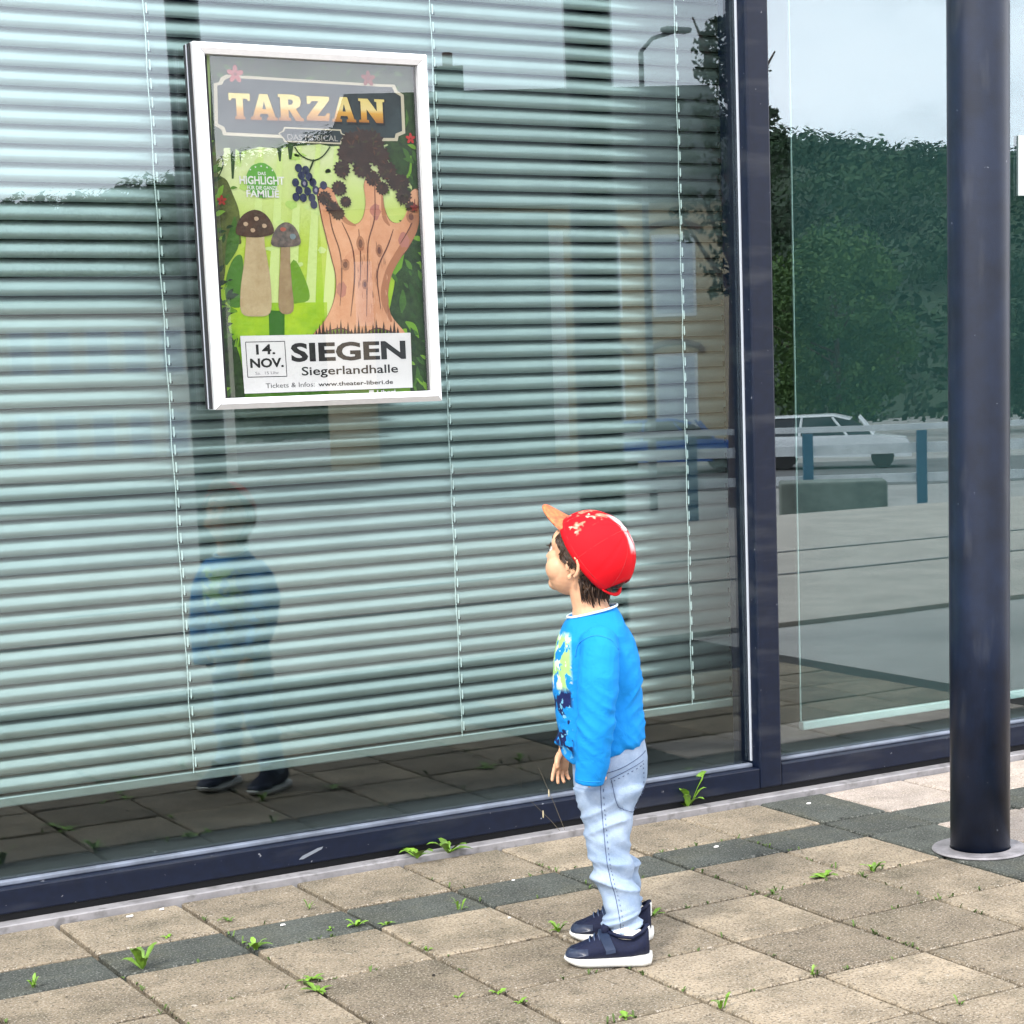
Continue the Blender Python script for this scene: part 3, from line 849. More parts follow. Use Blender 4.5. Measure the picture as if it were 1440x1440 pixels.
for pts, w in [([(0.8297, 1.7074), (0.8377, 1.6382), (0.8559, 1.5773), (0.8572, 1.5159), (0.8483, 1.4457)], .0016), ([(0.8650, 1.6515), (0.8866, 1.6036), (0.8939, 1.5598), (0.8907, 1.5026), (0.8761, 1.4188)], .0018), ([(0.9607, 1.7444), (0.9564, 1.6655), (0.9357, 1.6038), (0.9300, 1.5465), (0.9204, 1.4182)], .0016), ([(1.0069, 1.6351), (0.9897, 1.5952), (0.9622, 1.5465), (0.9551, 1.5066), (0.9611, 1.4354)], .0018), ([(1.0712, 1.7110), (1.0606, 1.6533), (1.0250, 1.5997)], .0020), ([(0.9104, 1.6344), (0.9121, 1.5773), (0.9081, 1.5069)], .0016)]:
    poly('bark_line', rib(pts, [w * .5] + [w] * (len(pts) - 2) + [w * .4]), tanl, 8)
for k, (c, rx, rz) in enumerate(zip([(0.9133, 1.5993), (0.8687, 1.5466), (0.9642, 1.5818), (1.0587, 1.6666), (0.9199, 1.4980)], (.008, .009, .007, .010, .006), (.015, .012, .013, .013, .010))):
    poly('knot_ring', blob(c, rx * 1.35, rz * 1.25, 16, .08, k), tand, 8.3); poly('knot_hole', blob(c, rx * .7, rz * .7, 14, .1, k), tanl, 9)
for pts, w in [([(1.0836, 1.7068), (1.0647, 1.6355), (1.0186, 1.5731), (0.9869, 1.5242), (0.9725, 1.4620), (0.9894, 1.4038)], .010), ([(0.9791, 1.7184), (0.9836, 1.6658), (0.9974, 1.6438)], .006), ([(0.8528, 1.6904), (0.8750, 1.6559), (0.9035, 1.6431)], .006)]:
    poly('bark_shade', rib(pts, [w * .3] + [w] * (len(pts) - 2) + [w * .3]), flat('tan_shade', (.46, .19, .09)), 6.5)
for k in range(60):
    x = lr.uniform(.895, .985); z = lr.uniform(1.37, 1.62)
    poly('bark_fleck', ribbon([(x, z), (x + .001, z + .006), (x, z + lr.uniform(.010, .022))], [.0002, .0007, .0002]), (tand, tanl, flat('tan_light', (.86, .52, .32)))[k % 3], 7.5)
for k, c in enumerate([(1.0355, 1.6087), (0.8555, 1.4852), (0.9596, 1.6787)]): poly('bark_patch', blob(c, .014, .020, 16, .2, k), flat('tan_pink', (.50, .20, .15)), 7)
# two pale toadstools (plain stand-ins for the small illustrations)
pale = flat('pale_stalk', (.50, .38, .20), c2=(.64, .52, .30), scale=16)
poly('stalk_shape', spline([(0.5856, 1.4316), (0.5865, 1.4873), (0.5986, 1.5470), (0.6077, 1.6024), (0.6138, 1.6407), (0.6532, 1.6410), (0.6563, 1.5940), (0.6626, 1.5469), (0.6663, 1.4867), (0.6600, 1.4306), (0.6231, 1.4225)], 4, True), pale, 5)
poly('toadstool_cap', spline([(0.5828, 1.6235), (0.5889, 1.6468), (0.6064, 1.6682), (0.6347, 1.6791), (0.6597, 1.6709), (0.6770, 1.6497), (0.6815, 1.6241), (0.6538, 1.6145), (0.6259, 1.6127), (0.5984, 1.6159)], 4, True), flat('toadstool_cap', (.05, .022, .014), c2=(.10, .05, .03), scale=40), 6)
for c in [(0.6095, 1.6449), (0.6380, 1.6579), (0.6578, 1.6410), (0.6270, 1.6301)]: poly('cap_spot', blob(c, .006, .005, 12, .1), flat('cap_spot', (.55, .40, .26)), 7)
poly('stalk_shape', spline([(0.6857, 1.4346), (0.6878, 1.4995), (0.6940, 1.5469), (0.7008, 1.6028), (0.7215, 1.6029), (0.7209, 1.5468), (0.7218, 1.4992), (0.7216, 1.4341)], 4, True), flat('grey_stalk', (.34, .23, .12), c2=(.44, .32, .17), scale=20), 4.5)
poly('toadstool_cap', spline([(0.6737, 1.5962), (0.6783, 1.6177), (0.6927, 1.6392), (0.7145, 1.6501), (0.7352, 1.6417), (0.7481, 1.6202), (0.7505, 1.5978), (0.7274, 1.5908), (0.6943, 1.5899)], 4, True), flat('toadstool_cap2', (.08, .07, .07), c2=(.24, .18, .15), scale=60), 5.5)
poly('cap_spot', blob([(0.7064, 1.6329)][0], .008, .005, 12, .1), flat('cap_red', (.42, .11, .08)), 7)
poly('cap_spot', blob([(0.7313, 1.6158)][0], .008, .007, 12, .1), flat('cap_grey', (.20, .27, .30)), 7)
# date panel
panel = [(0.5774, 1.3759), (1.0409, 1.3750), (1.0396, 1.2356), (0.5795, 1.2354)]
poly('date_panel', panel, flat('panel_white', (.90, .91, .90)), 12)
ink = flat('ink', (.012, .010, .014))
polys('date_box', [ribbon([(0.5899, 1.3606), (0.6929, 1.3606)], .0009), ribbon([(0.6929, 1.3606), (0.6938, 1.2745)], .0009), ribbon([(0.6938, 1.2745), (0.5904, 1.2754)], .0009), ribbon([(0.5904, 1.2754), (0.5899, 1.3606)], .0009)], ink, 13)
text('date_text', '14.', [(0.6162, 1.3293), (0.6666, 1.3546)], ink, 13, .02)
text('date_text', 'NOV.', [(0.5988, 1.2972), (0.6871, 1.3206)], ink, 13, .035)
text('date_text', 'Sa.  15 Uhr', [(0.6108, 1.2808), (0.6733, 1.2878)], flat('ink_grey', (.25, .25, .26)), 13)
text('town_text', 'SIEGEN', [(0.7082, 1.3087), (1.0246, 1.3560)], ink, 13, .035)
text('venue_text', 'Siegerlandhalle', [(0.7340, 1.2684), (1.0002, 1.2966)], ink, 13, .014)
text('info_text', 'Tickets & Infos:', [(0.6363, 1.2470), (0.7671, 1.2586)], flat('ink_grey2', (.10, .10, .11)), 13, .0)
text('info_text', 'www.theater-liberi.de', [(0.7770, 1.2468), (0.9845, 1.2573)], ink, 13, .016)
text('footer_text', 'theater liberi musical tour', [(0.6222, 1.2248), (0.7627, 1.2260)], wt, 5)
text('footer_text', 'infos und karten', [(0.7698, 1.2231), (0.9047, 1.2265)], wt, 5)
text('footer_text', 'Liberi', [(0.9393, 1.2209), (0.9917, 1.2326)], wt, 5, .03)
poly('footer_mark', [(0.9175, 1.2324), (0.9300, 1.2329), (0.9304, 1.2221), (0.9179, 1.2216)], wt, 5)

# ------------------------------------------------------------------ weeds, scraps
leaf_me = {}
def leaf_bm(b, base, az, L, W, lift, curl):
    d = Vector((math.cos(az), math.sin(az), 0)); s = Vector((-d.y, d.x, 0))
    prev = None
    N = 6
    for i in range(N + 1):
        t = i / N
        w = W * (math.sin(math.pi * min(1, t ** .8)) ** .8) * (1 + .18 * math.sin(i * 2.6)) + .0004
        z = lift * math.sin(t * math.pi * .55) * L - curl * L * t * t
        c = Vector(base) + d * (L * t) + Vector((0, 0, max(z, -.0)))
        row = [b.verts.new(c + s * w + Vector((0, 0, .25 * w))), b.verts.new(c), b.verts.new(c - s * w + Vector((0, 0, .25 * w)))]
        if prev:
            b.faces.new((prev[0], row[0], row[1], prev[1])); b.faces.new((prev[1], row[1], row[2], prev[2]))
        prev = row
def weed(x, y, size, n, label, lift=.35, z=0.0, name='weed', big=False, seed=1):
    rr = random.Random(seed)
    e = empty(name, (x, y, z))
    tag(e, label, 'weed', 'weeds in the paving joints')
    joint = bmesh.new()
    for k in range(n):
        b = bmesh.new() if big else joint
        az = 2 * math.pi * k / n + rr.uniform(-.5, .5)
        L = size * rr.uniform(.55, 1.05)
        leaf_bm(b, (rr.uniform(-.004, .004), rr.uniform(-.004, .004), .001), az, L, L * rr.uniform(.15, .24), lift * rr.uniform(.4, 1.7), rr.uniform(.0, .25))
        if big: add('leaf', b, M['leaf'], e)
    if not big: add('leaves', joint, M['leaf'], e)
    else: joint.free()
    return e
WEEDS = [  # spots are image pixels projected onto the ground; the scraps below likewise
 ((1.052, 0.081), .062, 9, 'leafy green weed at the sill, biggest one left of the boy', .42, True),
 ((0.958, 0.167), .062, 6, 'low dark green weed on the sill just left of the biggest weed', .5, True),
 ((1.857, 0.056), .085, 9, 'wide dandelion-like weed growing at the sill right of the boy', .75, True),
 ((0.051, -0.483), .050, 5, 'weed with two upright leaves on the lower edge of the dark row, far left', .9, True),
 ((0.344, -0.231), .028, 5, 'small round weed on the upper edge of the dark row', .6, False),
 ((0.310, -0.498), .042, 7, 'bright weed where a joint meets the dark row, left half', .6, True),
 ((0.181, -0.271), .024, 5, 'flat weed at the top edge of the dark row, far left', .2, False),
 ((-0.185, -0.470), .018, 6, 'grassy tuft below the dark row at the left picture edge', 1.2, False),
 ((0.319, -0.788), .036, 6, 'flat weed at a slab corner near the bottom, upper of a pair', .3, True),
 ((0.302, -0.866), .036, 6, 'flat weed at a slab corner near the bottom, lower of a pair', .3, False),
 ((0.575, -0.463), .032, 6, 'bright weed on the lower edge of the dark row, middle', .5, True),
 ((0.635, -0.494), .026, 6, 'weed in the joint right of the bright middle weed', .4, False),
 ((0.505, -0.461), .015, 5, 'tiny weed on the lower dark edge, left of the bright middle weed', .5, False),
 ((0.546, -0.253), .014, 6, 'tiny grass tuft on the upper edge of the dark row', 1.3, False),
 ((0.833, -0.485), .018, 6, 'grassy tuft on the dark row left of the boy', 1.2, False),
 ((0.927, -0.794), .026, 8, 'round weed in front of the boy\'s far shoe', .8, True),
 ((1.168, -0.816), .034, 6, 'flat weed behind the boy\'s heel', .3, False),
 ((1.698, -0.786), .046, 7, 'low dark weed in a joint, midway between boy and column', .35, True),
 ((1.832, -0.811), .034, 8, 'yellow-green round weed nearest the column', .6, True),
 ((1.503, -0.838), .018, 6, 'small weed at a slab corner right of the boy', .6, False),
 ((0.599, -1.108), .024, 6, 'weed at a slab corner below and left of the shoes', .3, False),
 ((0.604, -1.198), .024, 6, 'weed in the slanting joint near the bottom edge', .3, False),
 ((0.516, -1.087), .014, 6, 'faint tuft in a joint near the bottom, left of the shoes', .6, False),
 ((1.191, -1.398), .012, 6, 'tiny tuft at a slab corner, lower right', 1.1, False),
 ((0.911, -1.467), .024, 6, 'spiky tuft at the bottom edge right of the shoes', 1.0, False),
 ((1.303, -1.727), .014, 6, 'tiny tuft at the bottom right corner', .8, False),
 ((0.616, -0.746), .016, 6, 'small tuft in the slanting joint below the dark row', .7, False),
 ((0.725, -1.405), .024, 7, 'low creeping tuft at the very bottom below the boy', .4, False),
]
for k, ((x, y), size, n, lab, lift, big) in enumerate(WEEDS):
    if k < 2: y = -.002
    weed(x, y, size, n, lab, lift, .010 if k < 3 else -.002, 'weed', big, seed=k + 3)
# moss and grass in the joints
b = bmesh.new()
rr = random.Random(3)
for k in range(620):
    if rr.random() < .5:
        x = rr.choice(xe[3:13]) + rr.uniform(-.004, .004); y = rr.uniform(-1.9, -.1)
    else:
        y = rr.choice(ye[1:7]) + rr.uniform(-.004, .004); x = rr.uniform(-.3, 3.0)
    if noise.noise(Vector((x * 2.1, y * 2.1, 3))) < .02: continue
    for q in range(3):
        leaf_bm(b, (x, y, -.004), rr.uniform(0, 6.28), rr.uniform(.004, .012), .0018, rr.uniform(.3, 1.5), 0)
M['moss'] = mat('joint_moss_green', (.055, .095, .016), .8, vary=.4, scale=30)
tag(add('joint_moss', b, M['moss']), kind='stuff')
# dry grass stalks in front of the bottom rail
for k, ((x, y), ht, lab) in enumerate([((1.424, 0.001), .20, 'dry grass stalk with a pale seed head leaning before the bottom rail'), ((1.416, -0.036), .11, 'shorter dry grass stalk beside the boy\'s knee')]):
    e = empty('grass_stalk', (x, .012, .0))
    tag(e, lab, 'grass stalk', 'dry stalks at the sill')
    b = bmesh.new()
    tx = -.075 - .02 * k
    tube(b, [(0, 0, 0), (tx * .4, .01, ht * .45), (tx, .012, ht)], [.0007, .0006, .0004], 5)
    add('stem', b, M['stalk'], e)
    b = bmesh.new()
    ellipsoid(b, (tx * .62, .0105, ht * .62), (.0022, .0022, .012), n=8, m=6)
    add('seed_head', b, M['seed'], e)
SCR = [((0.277, 0.177), .012, 'white cigarette butt lying on the sill'), ((0.249, -0.038), .010, 'pale leaf scrap on the first slab row, far left'), ((0.163, -0.051), .011, 'flat pale scrap on the first slab row beside the leaf scrap'),
       ((0.435, -0.354), .009, 'pale scrap on the dark row left of the middle'), ((1.066, -0.330), .006, 'white crumb on the dark row left of the boy'), ((1.666, -0.362), .010, 'white scrap on the dark row right of the boy'),
       ((2.174, -0.097), .011, 'white scrap on the dark strip near the sill'), ((0.889, -0.630), .007, 'white crumb in a joint left of the far shoe'), ((0.543, -0.926), .006, 'dark brown crumb on a slab near the bottom')]
for k, ((x, y), s, lab) in enumerate(SCR):
    b = bmesh.new()
    rr = random.Random(k)
    if k == 0:
        tube(b, [(-.011, 0, .004), (.011, .003, .004)], .0038, 8)
    else:
        pts = blob((0, 0), s * .7, s * .4, 9, .35, k)
        lo_ = [b.verts.new((p[0], p[1], .0008)) for p in pts]; hi_ = [b.verts.new((p[0] * .9, p[1] * .9, .0026 + .0015 * rr.random())) for p in pts]
        b.faces.new(hi_)
        for i in range(9): b.faces.new((lo_[i], lo_[(i + 1) % 9], hi_[(i + 1) % 9], hi_[i]))
    o = add('cigarette_butt' if k == 0 else 'scrap', b, M['white'] if k != 8 else M['bed'])
    o.location = (x, y, .016 if k == 0 else .001)
    tag(o, lab, 'scrap', 'scraps on the paving')


# ------------------------------------------------------------------ the boy
M['skin'] = mat('skin', (.56, .315, .19), .48, spec=.35, vary=.07, scale=40, sss=.12, bump=.04, bscale=300)
M['hair'] = mat('dark_brown_hair', (.034, .017, .009), .45, spec=.4, vary=.6, scale=90)
M['cap_peach'] = mat('peach_print', (.56, .19, .06), .7, c2=(.50, .08, .035), scale=90, bump=.1, bscale=300)
M['eye'] = mat('eye_white', (.75, .72, .68), .15)
M['iris'] = mat('dark_iris', (.012, .007, .005), .1)
M['lip'] = mat('lip', (.55, .20, .16), .4)
M['rib'] = mat('white_neckband', (.60, .74, .80), .8)
M['stitch'] = mat('dark_stitching', (.05, .075, .14), .8)
M['sole'] = mat('white_rubber_sole', (.60, .60, .57), .55, vary=.06, scale=60)
M['shoe'] = mat('navy_shoe_mesh', (.003, .006, .026), .6, spec=.25, vary=.25, scale=250, bump=.35, bscale=700)
M['toecap'] = mat('glossy_navy_toe', (.045, .062, .115), .28, vary=.15, scale=80)
M['strap'] = mat('navy_strap', (.030, .050, .105), .5, bump=.1, bscale=300)
M['sock'] = mat('pale_sock', (.70, .66, .58), .9)

def sock_coords(m):
    n, l = m.node_tree.nodes, m.node_tree.links
    t = n.new('ShaderNodeTexCoord'); s = n.new('ShaderNodeSeparateXYZ')
    l.new(t.outputs['Object'], s.inputs[0])
    return n, l, t, s
def mrange(n, l, src, a, b):
    m = n.new('ShaderNodeMapRange'); m.inputs['From Min'].default_value = a; m.inputs['From Max'].default_value = b
    l.new(src, m.inputs['Value']); return m.outputs[0]
def mul(n, l, *a):
    r = a[0]
    for x in a[1:]:
        m = n.new('ShaderNodeMath'); m.operation = 'MULTIPLY'
        l.new(r, m.inputs[0]); l.new(x, m.inputs[1]); r = m.outputs[0]
    return r
def mixc(n, l, fac, a, rgb):
    m = n.new('ShaderNodeMix'); m.data_type = 'RGBA'
    l.new(fac, m.inputs['Factor'])
    if hasattr(a, 'links'): l.new(a, m.inputs['A'])
    else: m.inputs['A'].default_value = (*a, 1)
    m.inputs['B'].default_value = (*rgb, 1)
    return m.outputs['Result']
def nse(n, l, t, scale, p0, p1, detail=3):
    x = n.new('ShaderNodeTexNoise'); x.inputs['Scale'].default_value = scale; x.inputs['Detail'].default_value = detail
    l.new(t.outputs['Object'], x.inputs['Vector']); return mrange(n, l, x.outputs['Fac'], p0, p1)

# shirt cloth: cyan jersey with a splashy chest print (pale green and white over navy)
def shirt_mat():
    m = mat('cyan_jersey', (.005, .20, .54), .8, spec=.2, bump=.12, bscale=500)
    n, l, t, s = sock_coords(m)
    b = n['Principled BSDF']
    front = mrange(n, l, s.outputs['X'], -.052, -.060)
    inner = mrange(n, l, s.outputs['Y'], -.088, -.080)
    hi = mul(n, l, mrange(n, l, s.outputs['Z'], .585, .60), mrange(n, l, s.outputs['Z'], .715, .70))
    lo_ = mul(n, l, mrange(n, l, s.outputs['Z'], .435, .45), mrange(n, l, s.outputs['Z'], .60, .585))
    c = mixc(n, l, mul(n, l, front, inner, hi, nse(n, l, t, 28, .47, .50)), (.005, .20, .54), (.30, .52, .17))
    c = mixc(n, l, mul(n, l, front, inner, hi, nse(n, l, t, 44, .55, .58)), c, (.52, .60, .46))
    c = mixc(n, l, mul(n, l, front, inner, lo_, nse(n, l, t, 24, .50, .53)), c, (.006, .013, .07))
    c = mixc(n, l, mul(n, l, front, inner, lo_, nse(n, l, t, 70, .60, .63)), c, (.12, .32, .46))
    l.new(c, b.inputs['Base Color'])
    bp0 = [x for x in n if x.type == 'BUMP'][0]
    x = n.new('ShaderNodeTexNoise'); x.inputs['Scale'].default_value = 26; x.inputs['Detail'].default_value = 2; x.inputs['Distortion'].default_value = 1.2
    l.new(t.outputs['Object'], x.inputs['Vector'])
    bp = n.new('ShaderNodeBump'); bp.inputs['Strength'].default_value = .32; bp.inputs['Distance'].default_value = .010
    l.new(x.outputs['Fac'], bp.inputs['Height']); l.new(bp0.outputs[0], bp.inputs['Normal']); l.new(bp.outputs[0], b.inputs['Normal'])
    return m
M['shirt'] = shirt_mat()
def jeans_mat():
    m = mat('light_wash_denim', (.145, .215, .325), .85, spec=.2, c2=(.30, .37, .475), scale=11, lo=.28, hi=.66, bump=.25, bscale=420)
    n, l = m.node_tree.nodes, m.node_tree.links
    b = n['Principled BSDF']; src = b.inputs['Base Color'].links[0].from_socket
    t = n.new('ShaderNodeTexCoord')
    c = mixc(n, l, nse(n, l, t, 520, .62, .9), src, (.42, .49, .60))
    l.new(c, b.inputs['Base Color'])
    return m
M['jeans'] = jeans_mat()
def cap_mat():
    m = mat('red_cap_cotton', (.52, .002, .008), .75, spec=.2, bump=.12, bscale=600)
    n, l, t, s = sock_coords(m)
    b = n['Principled BSDF']
    # cap space: +Z is the crown axis, -X the brim side: front panels carry a pale printed patch
    fr_ = mul(n, l, mrange(n, l, s.outputs['X'], -.040, -.050), mrange(n, l, s.outputs['Z'], .012, .020))
    c = mixc(n, l, mul(n, l, fr_, nse(n, l, t, 38, .50, .56)), (.52, .002, .008), (.55, .17, .11))
    c = mixc(n, l, mul(n, l, fr_, nse(n, l, t, 75, .60, .66)), c, (.56, .30, .23))
    top = mul(n, l, mrange(n, l, s.outputs['Z'], .082, .090), mrange(n, l, s.outputs['Y'], -.012, -.004), nse(n, l, t, 22, .40, .45))  # pale sky glare along the crown's top, painted into the cloth colour
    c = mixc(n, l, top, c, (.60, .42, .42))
    l.new(c, b.inputs['Base Color'])
    return m
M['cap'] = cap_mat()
M['capseam'] = mat('dark_red_stitch', (.33, .004, .008), .8)

boy_loc, boy_rot = Vector((.945, -.975, 0)), R(-30.94)
# local axes: -X is where he faces, -Y is towards the camera, Z up
HC = Vector((-.017, .004, .866))
HROT = Matrix.Rotation(R(-27), 3, 'Z') @ Matrix.Rotation(R(11), 3, 'Y')
def H(p): return HC + HROT @ Vector(p)
def ring_xy(cx, cy, z, rx, ry, n=20, tilt=0.0, pw=1.0):
    out = []
    for i in range(n):
        a = 2 * math.pi * i / n
        ca, sa = math.cos(a), math.sin(a)
        x = rx * math.copysign(abs(ca) ** pw, ca); y = ry * math.copysign(abs(sa) ** pw, sa)
        out.append((cx + x, cy + y, z + tilt * x))
    return out
def limb(b, pts, rad, n=14, flat=1.0): tube(b, pts, rad, n, flat=flat)

bb = bmesh.new()
hz = lambda c, r: ellipsoid(bb, H(c), r, HROT, 26, 16)
hz((.010, 0, .018), (.083, .067, .074))         # skull
hz((-.032, 0, -.030), (.050, .053, .058))       # face
hz((-.046, -.030, -.030), (.029, .026, .029)); hz((-.046, .030, -.030), (.029, .026, .029))   # cheeks
hz((-.060, 0, -.068), (.018, .022, .016))       # chin
hz((-.056, -.025, -.008), (.020, .020, .022)); hz((-.056, .025, -.008), (.020, .020, .022))
hz((-.056, 0, .026), (.020, .046, .034))        # brow
limb(bb, [H((-.070, 0, .012)), H((-.080, 0, -.006)), H((-.085, 0, -.018))], [.007, .009, .011], 10)
hz((-.079, -.009, -.022), (.008, .006, .006)); hz((-.079, .009, -.022), (.008, .006, .006))
for s_ in (-1, 1):                              # ears: rim, bowl, lobe
    pts = []
    for k in range(11):
        a = R(-60 + k * 27)
        pts.append(H((.006 + .0155 * math.cos(a), s_ * (.066 + .007 * (math.cos(a) > -.2)), -.012 + .0235 * math.sin(a))))
    limb(bb, pts, [.0035] + [.0042] * 9 + [.0035], 8)
    ellipsoid(bb, H((.006, s_ * .064, -.012)), (.011, .004, .017), HROT, 14, 9)
    ellipsoid(bb, H((.000, s_ * .066, -.035)), (.006, .0045, .007), HROT, 12, 8)
    ellipsoid(bb, H((-.005, s_ * .066, -.014)), (.004, .004, .005), HROT, 10, 7)
limb(bb, [(-.016, .002, .835), (-.018, .002, .80), (-.012, 0, .765), (-.004, 0, .725)], [.044, .038, .038, .050], 18)
# trunk under the shirt
loft(bb, [ring_xy(.010 if z < .45 else 0, 0, z, rx, ry) for z, rx, ry in ((.735, .035, .055), (.70, .058, .078), (.62, .066, .074), (.50, .066, .072), (.40, .056, .062), (.34, .042, .056))])
for s_ in (-1, 1):
    leg_y = -.10 if s_ < 0 else .074
    ly_ = lambda z: leg_y * (1 - min(1, max(0, (z - .06) / .29))) + s_ * .044 * min(1, max(0, (z - .06) / .29))
    limb(bb, [(.012, ly_(.37), .37), (.010, ly_(.28), .28), (.022, ly_(.19), .19), (.034, ly_(.12), .12), (.038, leg_y, .050), (.040, leg_y, .03)], [.040, .027, .021, .020, .018, .018], 14)
def hand(b, wrist, d, out, sc=1.0, curl=.5, side=1):
    """wrist position, direction the hand points, direction the palm faces; five separate fingers"""
    d = Vector(d).normalized(); pn = Vector(out); pn = (pn - d * pn.dot(d)).normalized(); sd = d.cross(pn).normalized()
    w = Vector(wrist)
    def P(a, s, c): return w + (d * a + sd * (s * side) + pn * c) * sc
    rings = []
    for a, hw, th in ((-.006, .0155, .0125), (.006, .017, .0115), (.022, .0215, .0110), (.038, .0235, .0100), (.046, .0215, .0085)):
        rings.append([P(a, hw * math.cos(2 * math.pi * i / 14), th * math.sin(2 * math.pi * i / 14)) for i in range(14)])
    loft(b, rings)
    for k, (s, ln) in enumerate(((-.0180, .032), (-.0060, .038), (.0060, .036), (.0175, .028))):
        c1 = curl * (.55 + .35 * k)
        p0 = P(.036, s, 0); p1 = P(.046, s * 1.05, 0)
        a1, a2, a3 = c1 * .5, c1 * 1.1, c1 * 1.7
        q = [Vector((.046, s * 1.05, 0))]
        for f, ang in ((.45, a1), (.32, a2), (.23, a3)):
            q.append(q[-1] + Vector((math.cos(ang) * ln * f, s * .30 * f, math.sin(ang) * ln * f)))
        limb(b, [p0] + [P(*v) for v in q], [.0056, .0050, .0046, .0043, .0036], 9)
    q = [(.006, -.014, .004), (.018, -.024, .010), (.030, -.028, .016), (.040, -.026, .020)]
    limb(b, [P(*v) for v in q], [.0085, .0075, .0062, .0048], 9)
# far arm with the visible hand, near arm mostly inside the sleeve
limb(bb, [(.004, .085, .69), (-.004, .122, .575), (-.045, .122, .495), (-.078, .100, .432)], [.036, .030, .024, .0165], 12)
hand(bb, (-.080, .098, .428), (-.24, -.05, -1), (.62, -.75, -.05), .90, .42, -1)
limb(bb, [(.006, -.088, .69), (-.004, -.124, .565), (-.018, -.124, .47), (-.022, -.118, .446)], [.036, .030, .024, .0165], 12)
hand(bb, (-.022, -.117, .446), (.20, .10, -1), (.35, .9, .1), .80, .75)
body_me = remesh(bb, .0019, 3, 'person', .5)
person = add('person', body_me, M['skin'], None, smooth=True)
person.location = boy_loc
person.rotation_euler = (0, 0, boy_rot)
tag(person, 'small boy in red cap, cyan shirt and pale jeans looking up at the poster', 'person')
def pchild(name, bm_, m, smooth=True): return add(name, bm_, m, person, smooth)

# face details
for s_ in (-1, 1):
    b = bmesh.new(); ellipsoid(b, H((-.0665, s_ * .0235, .006)), (.0095, .0105, .0095), HROT, 18, 12)
    e_ = pchild('eye', b, M['eye'])
    b = bmesh.new(); ellipsoid(b, H((-.0725, s_ * .0240, .0065)), (.0042, .0056, .0056), HROT, 14, 9)
    add('iris', b, M['iris'], e_, True)
    b = bmesh.new()
    tube(b, [H((-.074, s_ * .012, .0155)), H((-.0775, s_ * .022, .0185)), H((-.073, s_ * .034, .0145)), H((-.068, s_ * .041, .010))], [.0012, .0018, .0018, .001], 6)
    for q in range(9):
        yy = s_ * (.016 + .0028 * q)
        tube(b, [H((-.0735, yy, .0150)), H((-.0765, yy * 1.04, .0150)), H((-.0785, yy * 1.06, .0168))], [.0006, .0005, .0003], 4)
    pchild('eyelashes', b, M['hair'])
    b = bmesh.new()
    tube(b, [H((-.0748, s_ * .010, .031)), H((-.0730, s_ * .022, .036)), H((-.0675, s_ * .035, .035)), H((-.060, s_ * .043, .030))], [.0012, .0020, .0020, .001], 6)
    pchild('eyebrow', b, M['hair'])
b = bmesh.new()
tube(b, [H((-.0735, -.016, -.049)), H((-.0800, -.006, -.046)), H((-.0810, 0, -.047)), H((-.0800, .006, -.046)), H((-.0735, .016, -.049))], [.001, .0034, .0036, .0034, .001], 8)
tube(b, [H((-.0735, -.015, -.051)), H((-.0785, -.005, -.054)), H((-.079, 0, -.0545)), H((-.0785, .005, -.054)), H((-.0735, .015, -.051))], [.001, .0036, .004, .0036, .001], 8)
pchild('lips', b, M['lip'])

# hair: a close shell with locks falling from under the cap
hairb = bmesh.new()
rr = random.Random(11)
def skull_pt(u, v, off=.004):
    """u: angle round the head (0 = face, 90deg = near side), v: height angle"""
    return (.010 - (.083 + off) * math.cos(u) * math.cos(v), -(.067 + off) * math.sin(u) * math.cos(v), .018 + (.074 + off) * math.sin(v))
def hairline(uu):
    """lower edge of the hair (deg above the skull's equator) at uu deg from the face"""
    pts = [(40, 30), (50, 12), (60, -4), (72, -20), (84, -26), (92, -8), (97, 0), (104, 0), (112, -36), (125, -48), (180, -60)]
    for (a, p), (c, q) in zip(pts, pts[1:]):
        if uu <= c: return p + (q - p) * max(0, (uu - a)) / (c - a)
    return -60
rows = []
for i in range(81):
    ud = 42 + 276 * i / 80
    u = R(ud)
    v0 = R(hairline(ud if ud <= 180 else 360 - ud))
    row = []
    for j in range(12):
        v = v0 + (R(72) - v0) * j / 11
        row.append(hairb.verts.new(H(skull_pt(u, v, .0045 + .0016 * math.sin(i * 2.1 + j * .6) + (.001 if j else -.003)))))
    rows.append(row)
for a, c in zip(rows, rows[1:]):
    for j in range(11): hairb.faces.new((a[j], c[j], c[j + 1], a[j + 1]))
ellipsoid(hairb, (.048, .004, .822), (.032, .044, .024), None, 20, 12)
ellipsoid(hairb, (.004, .003, .806), (.036, .046, .036), None, 24, 14)
def lock(u, v, ln, du, dv, off0, off1, w):
    pts = []
    N = 5
    for k in range(N + 1):
        t = k / N
        pts.append(H(skull_pt(u + du * t + .09 * math.sin(t * 4.5 + u * 23), v + dv * t, off0 + (off1 - off0) * t)))
    tube(hairb, pts, [w * .8, w, w, w * .85, w * .6, w * .15], 5)
for q in range(760):
    side = rr.choice((-1, -1, -1, 1, 1))
    uu = rr.uniform(44, 180)
    if 93 < uu < 108: continue
    u = R(uu) if side < 0 else R(360 - uu)
    sg = 1 if side < 0 else -1
    hl = hairline(uu)
    ln = rr.uniform(14, 30)
    lock(u, R(hl + ln - rr.uniform(2, 7)), 0, sg * R(rr.uniform(1, 9)) * (1 if uu < 92 else -1), -R(ln), .005, rr.uniform(.005, .009) if uu < 92 else rr.uniform(.006, .016), rr.uniform(.0010, .0021))
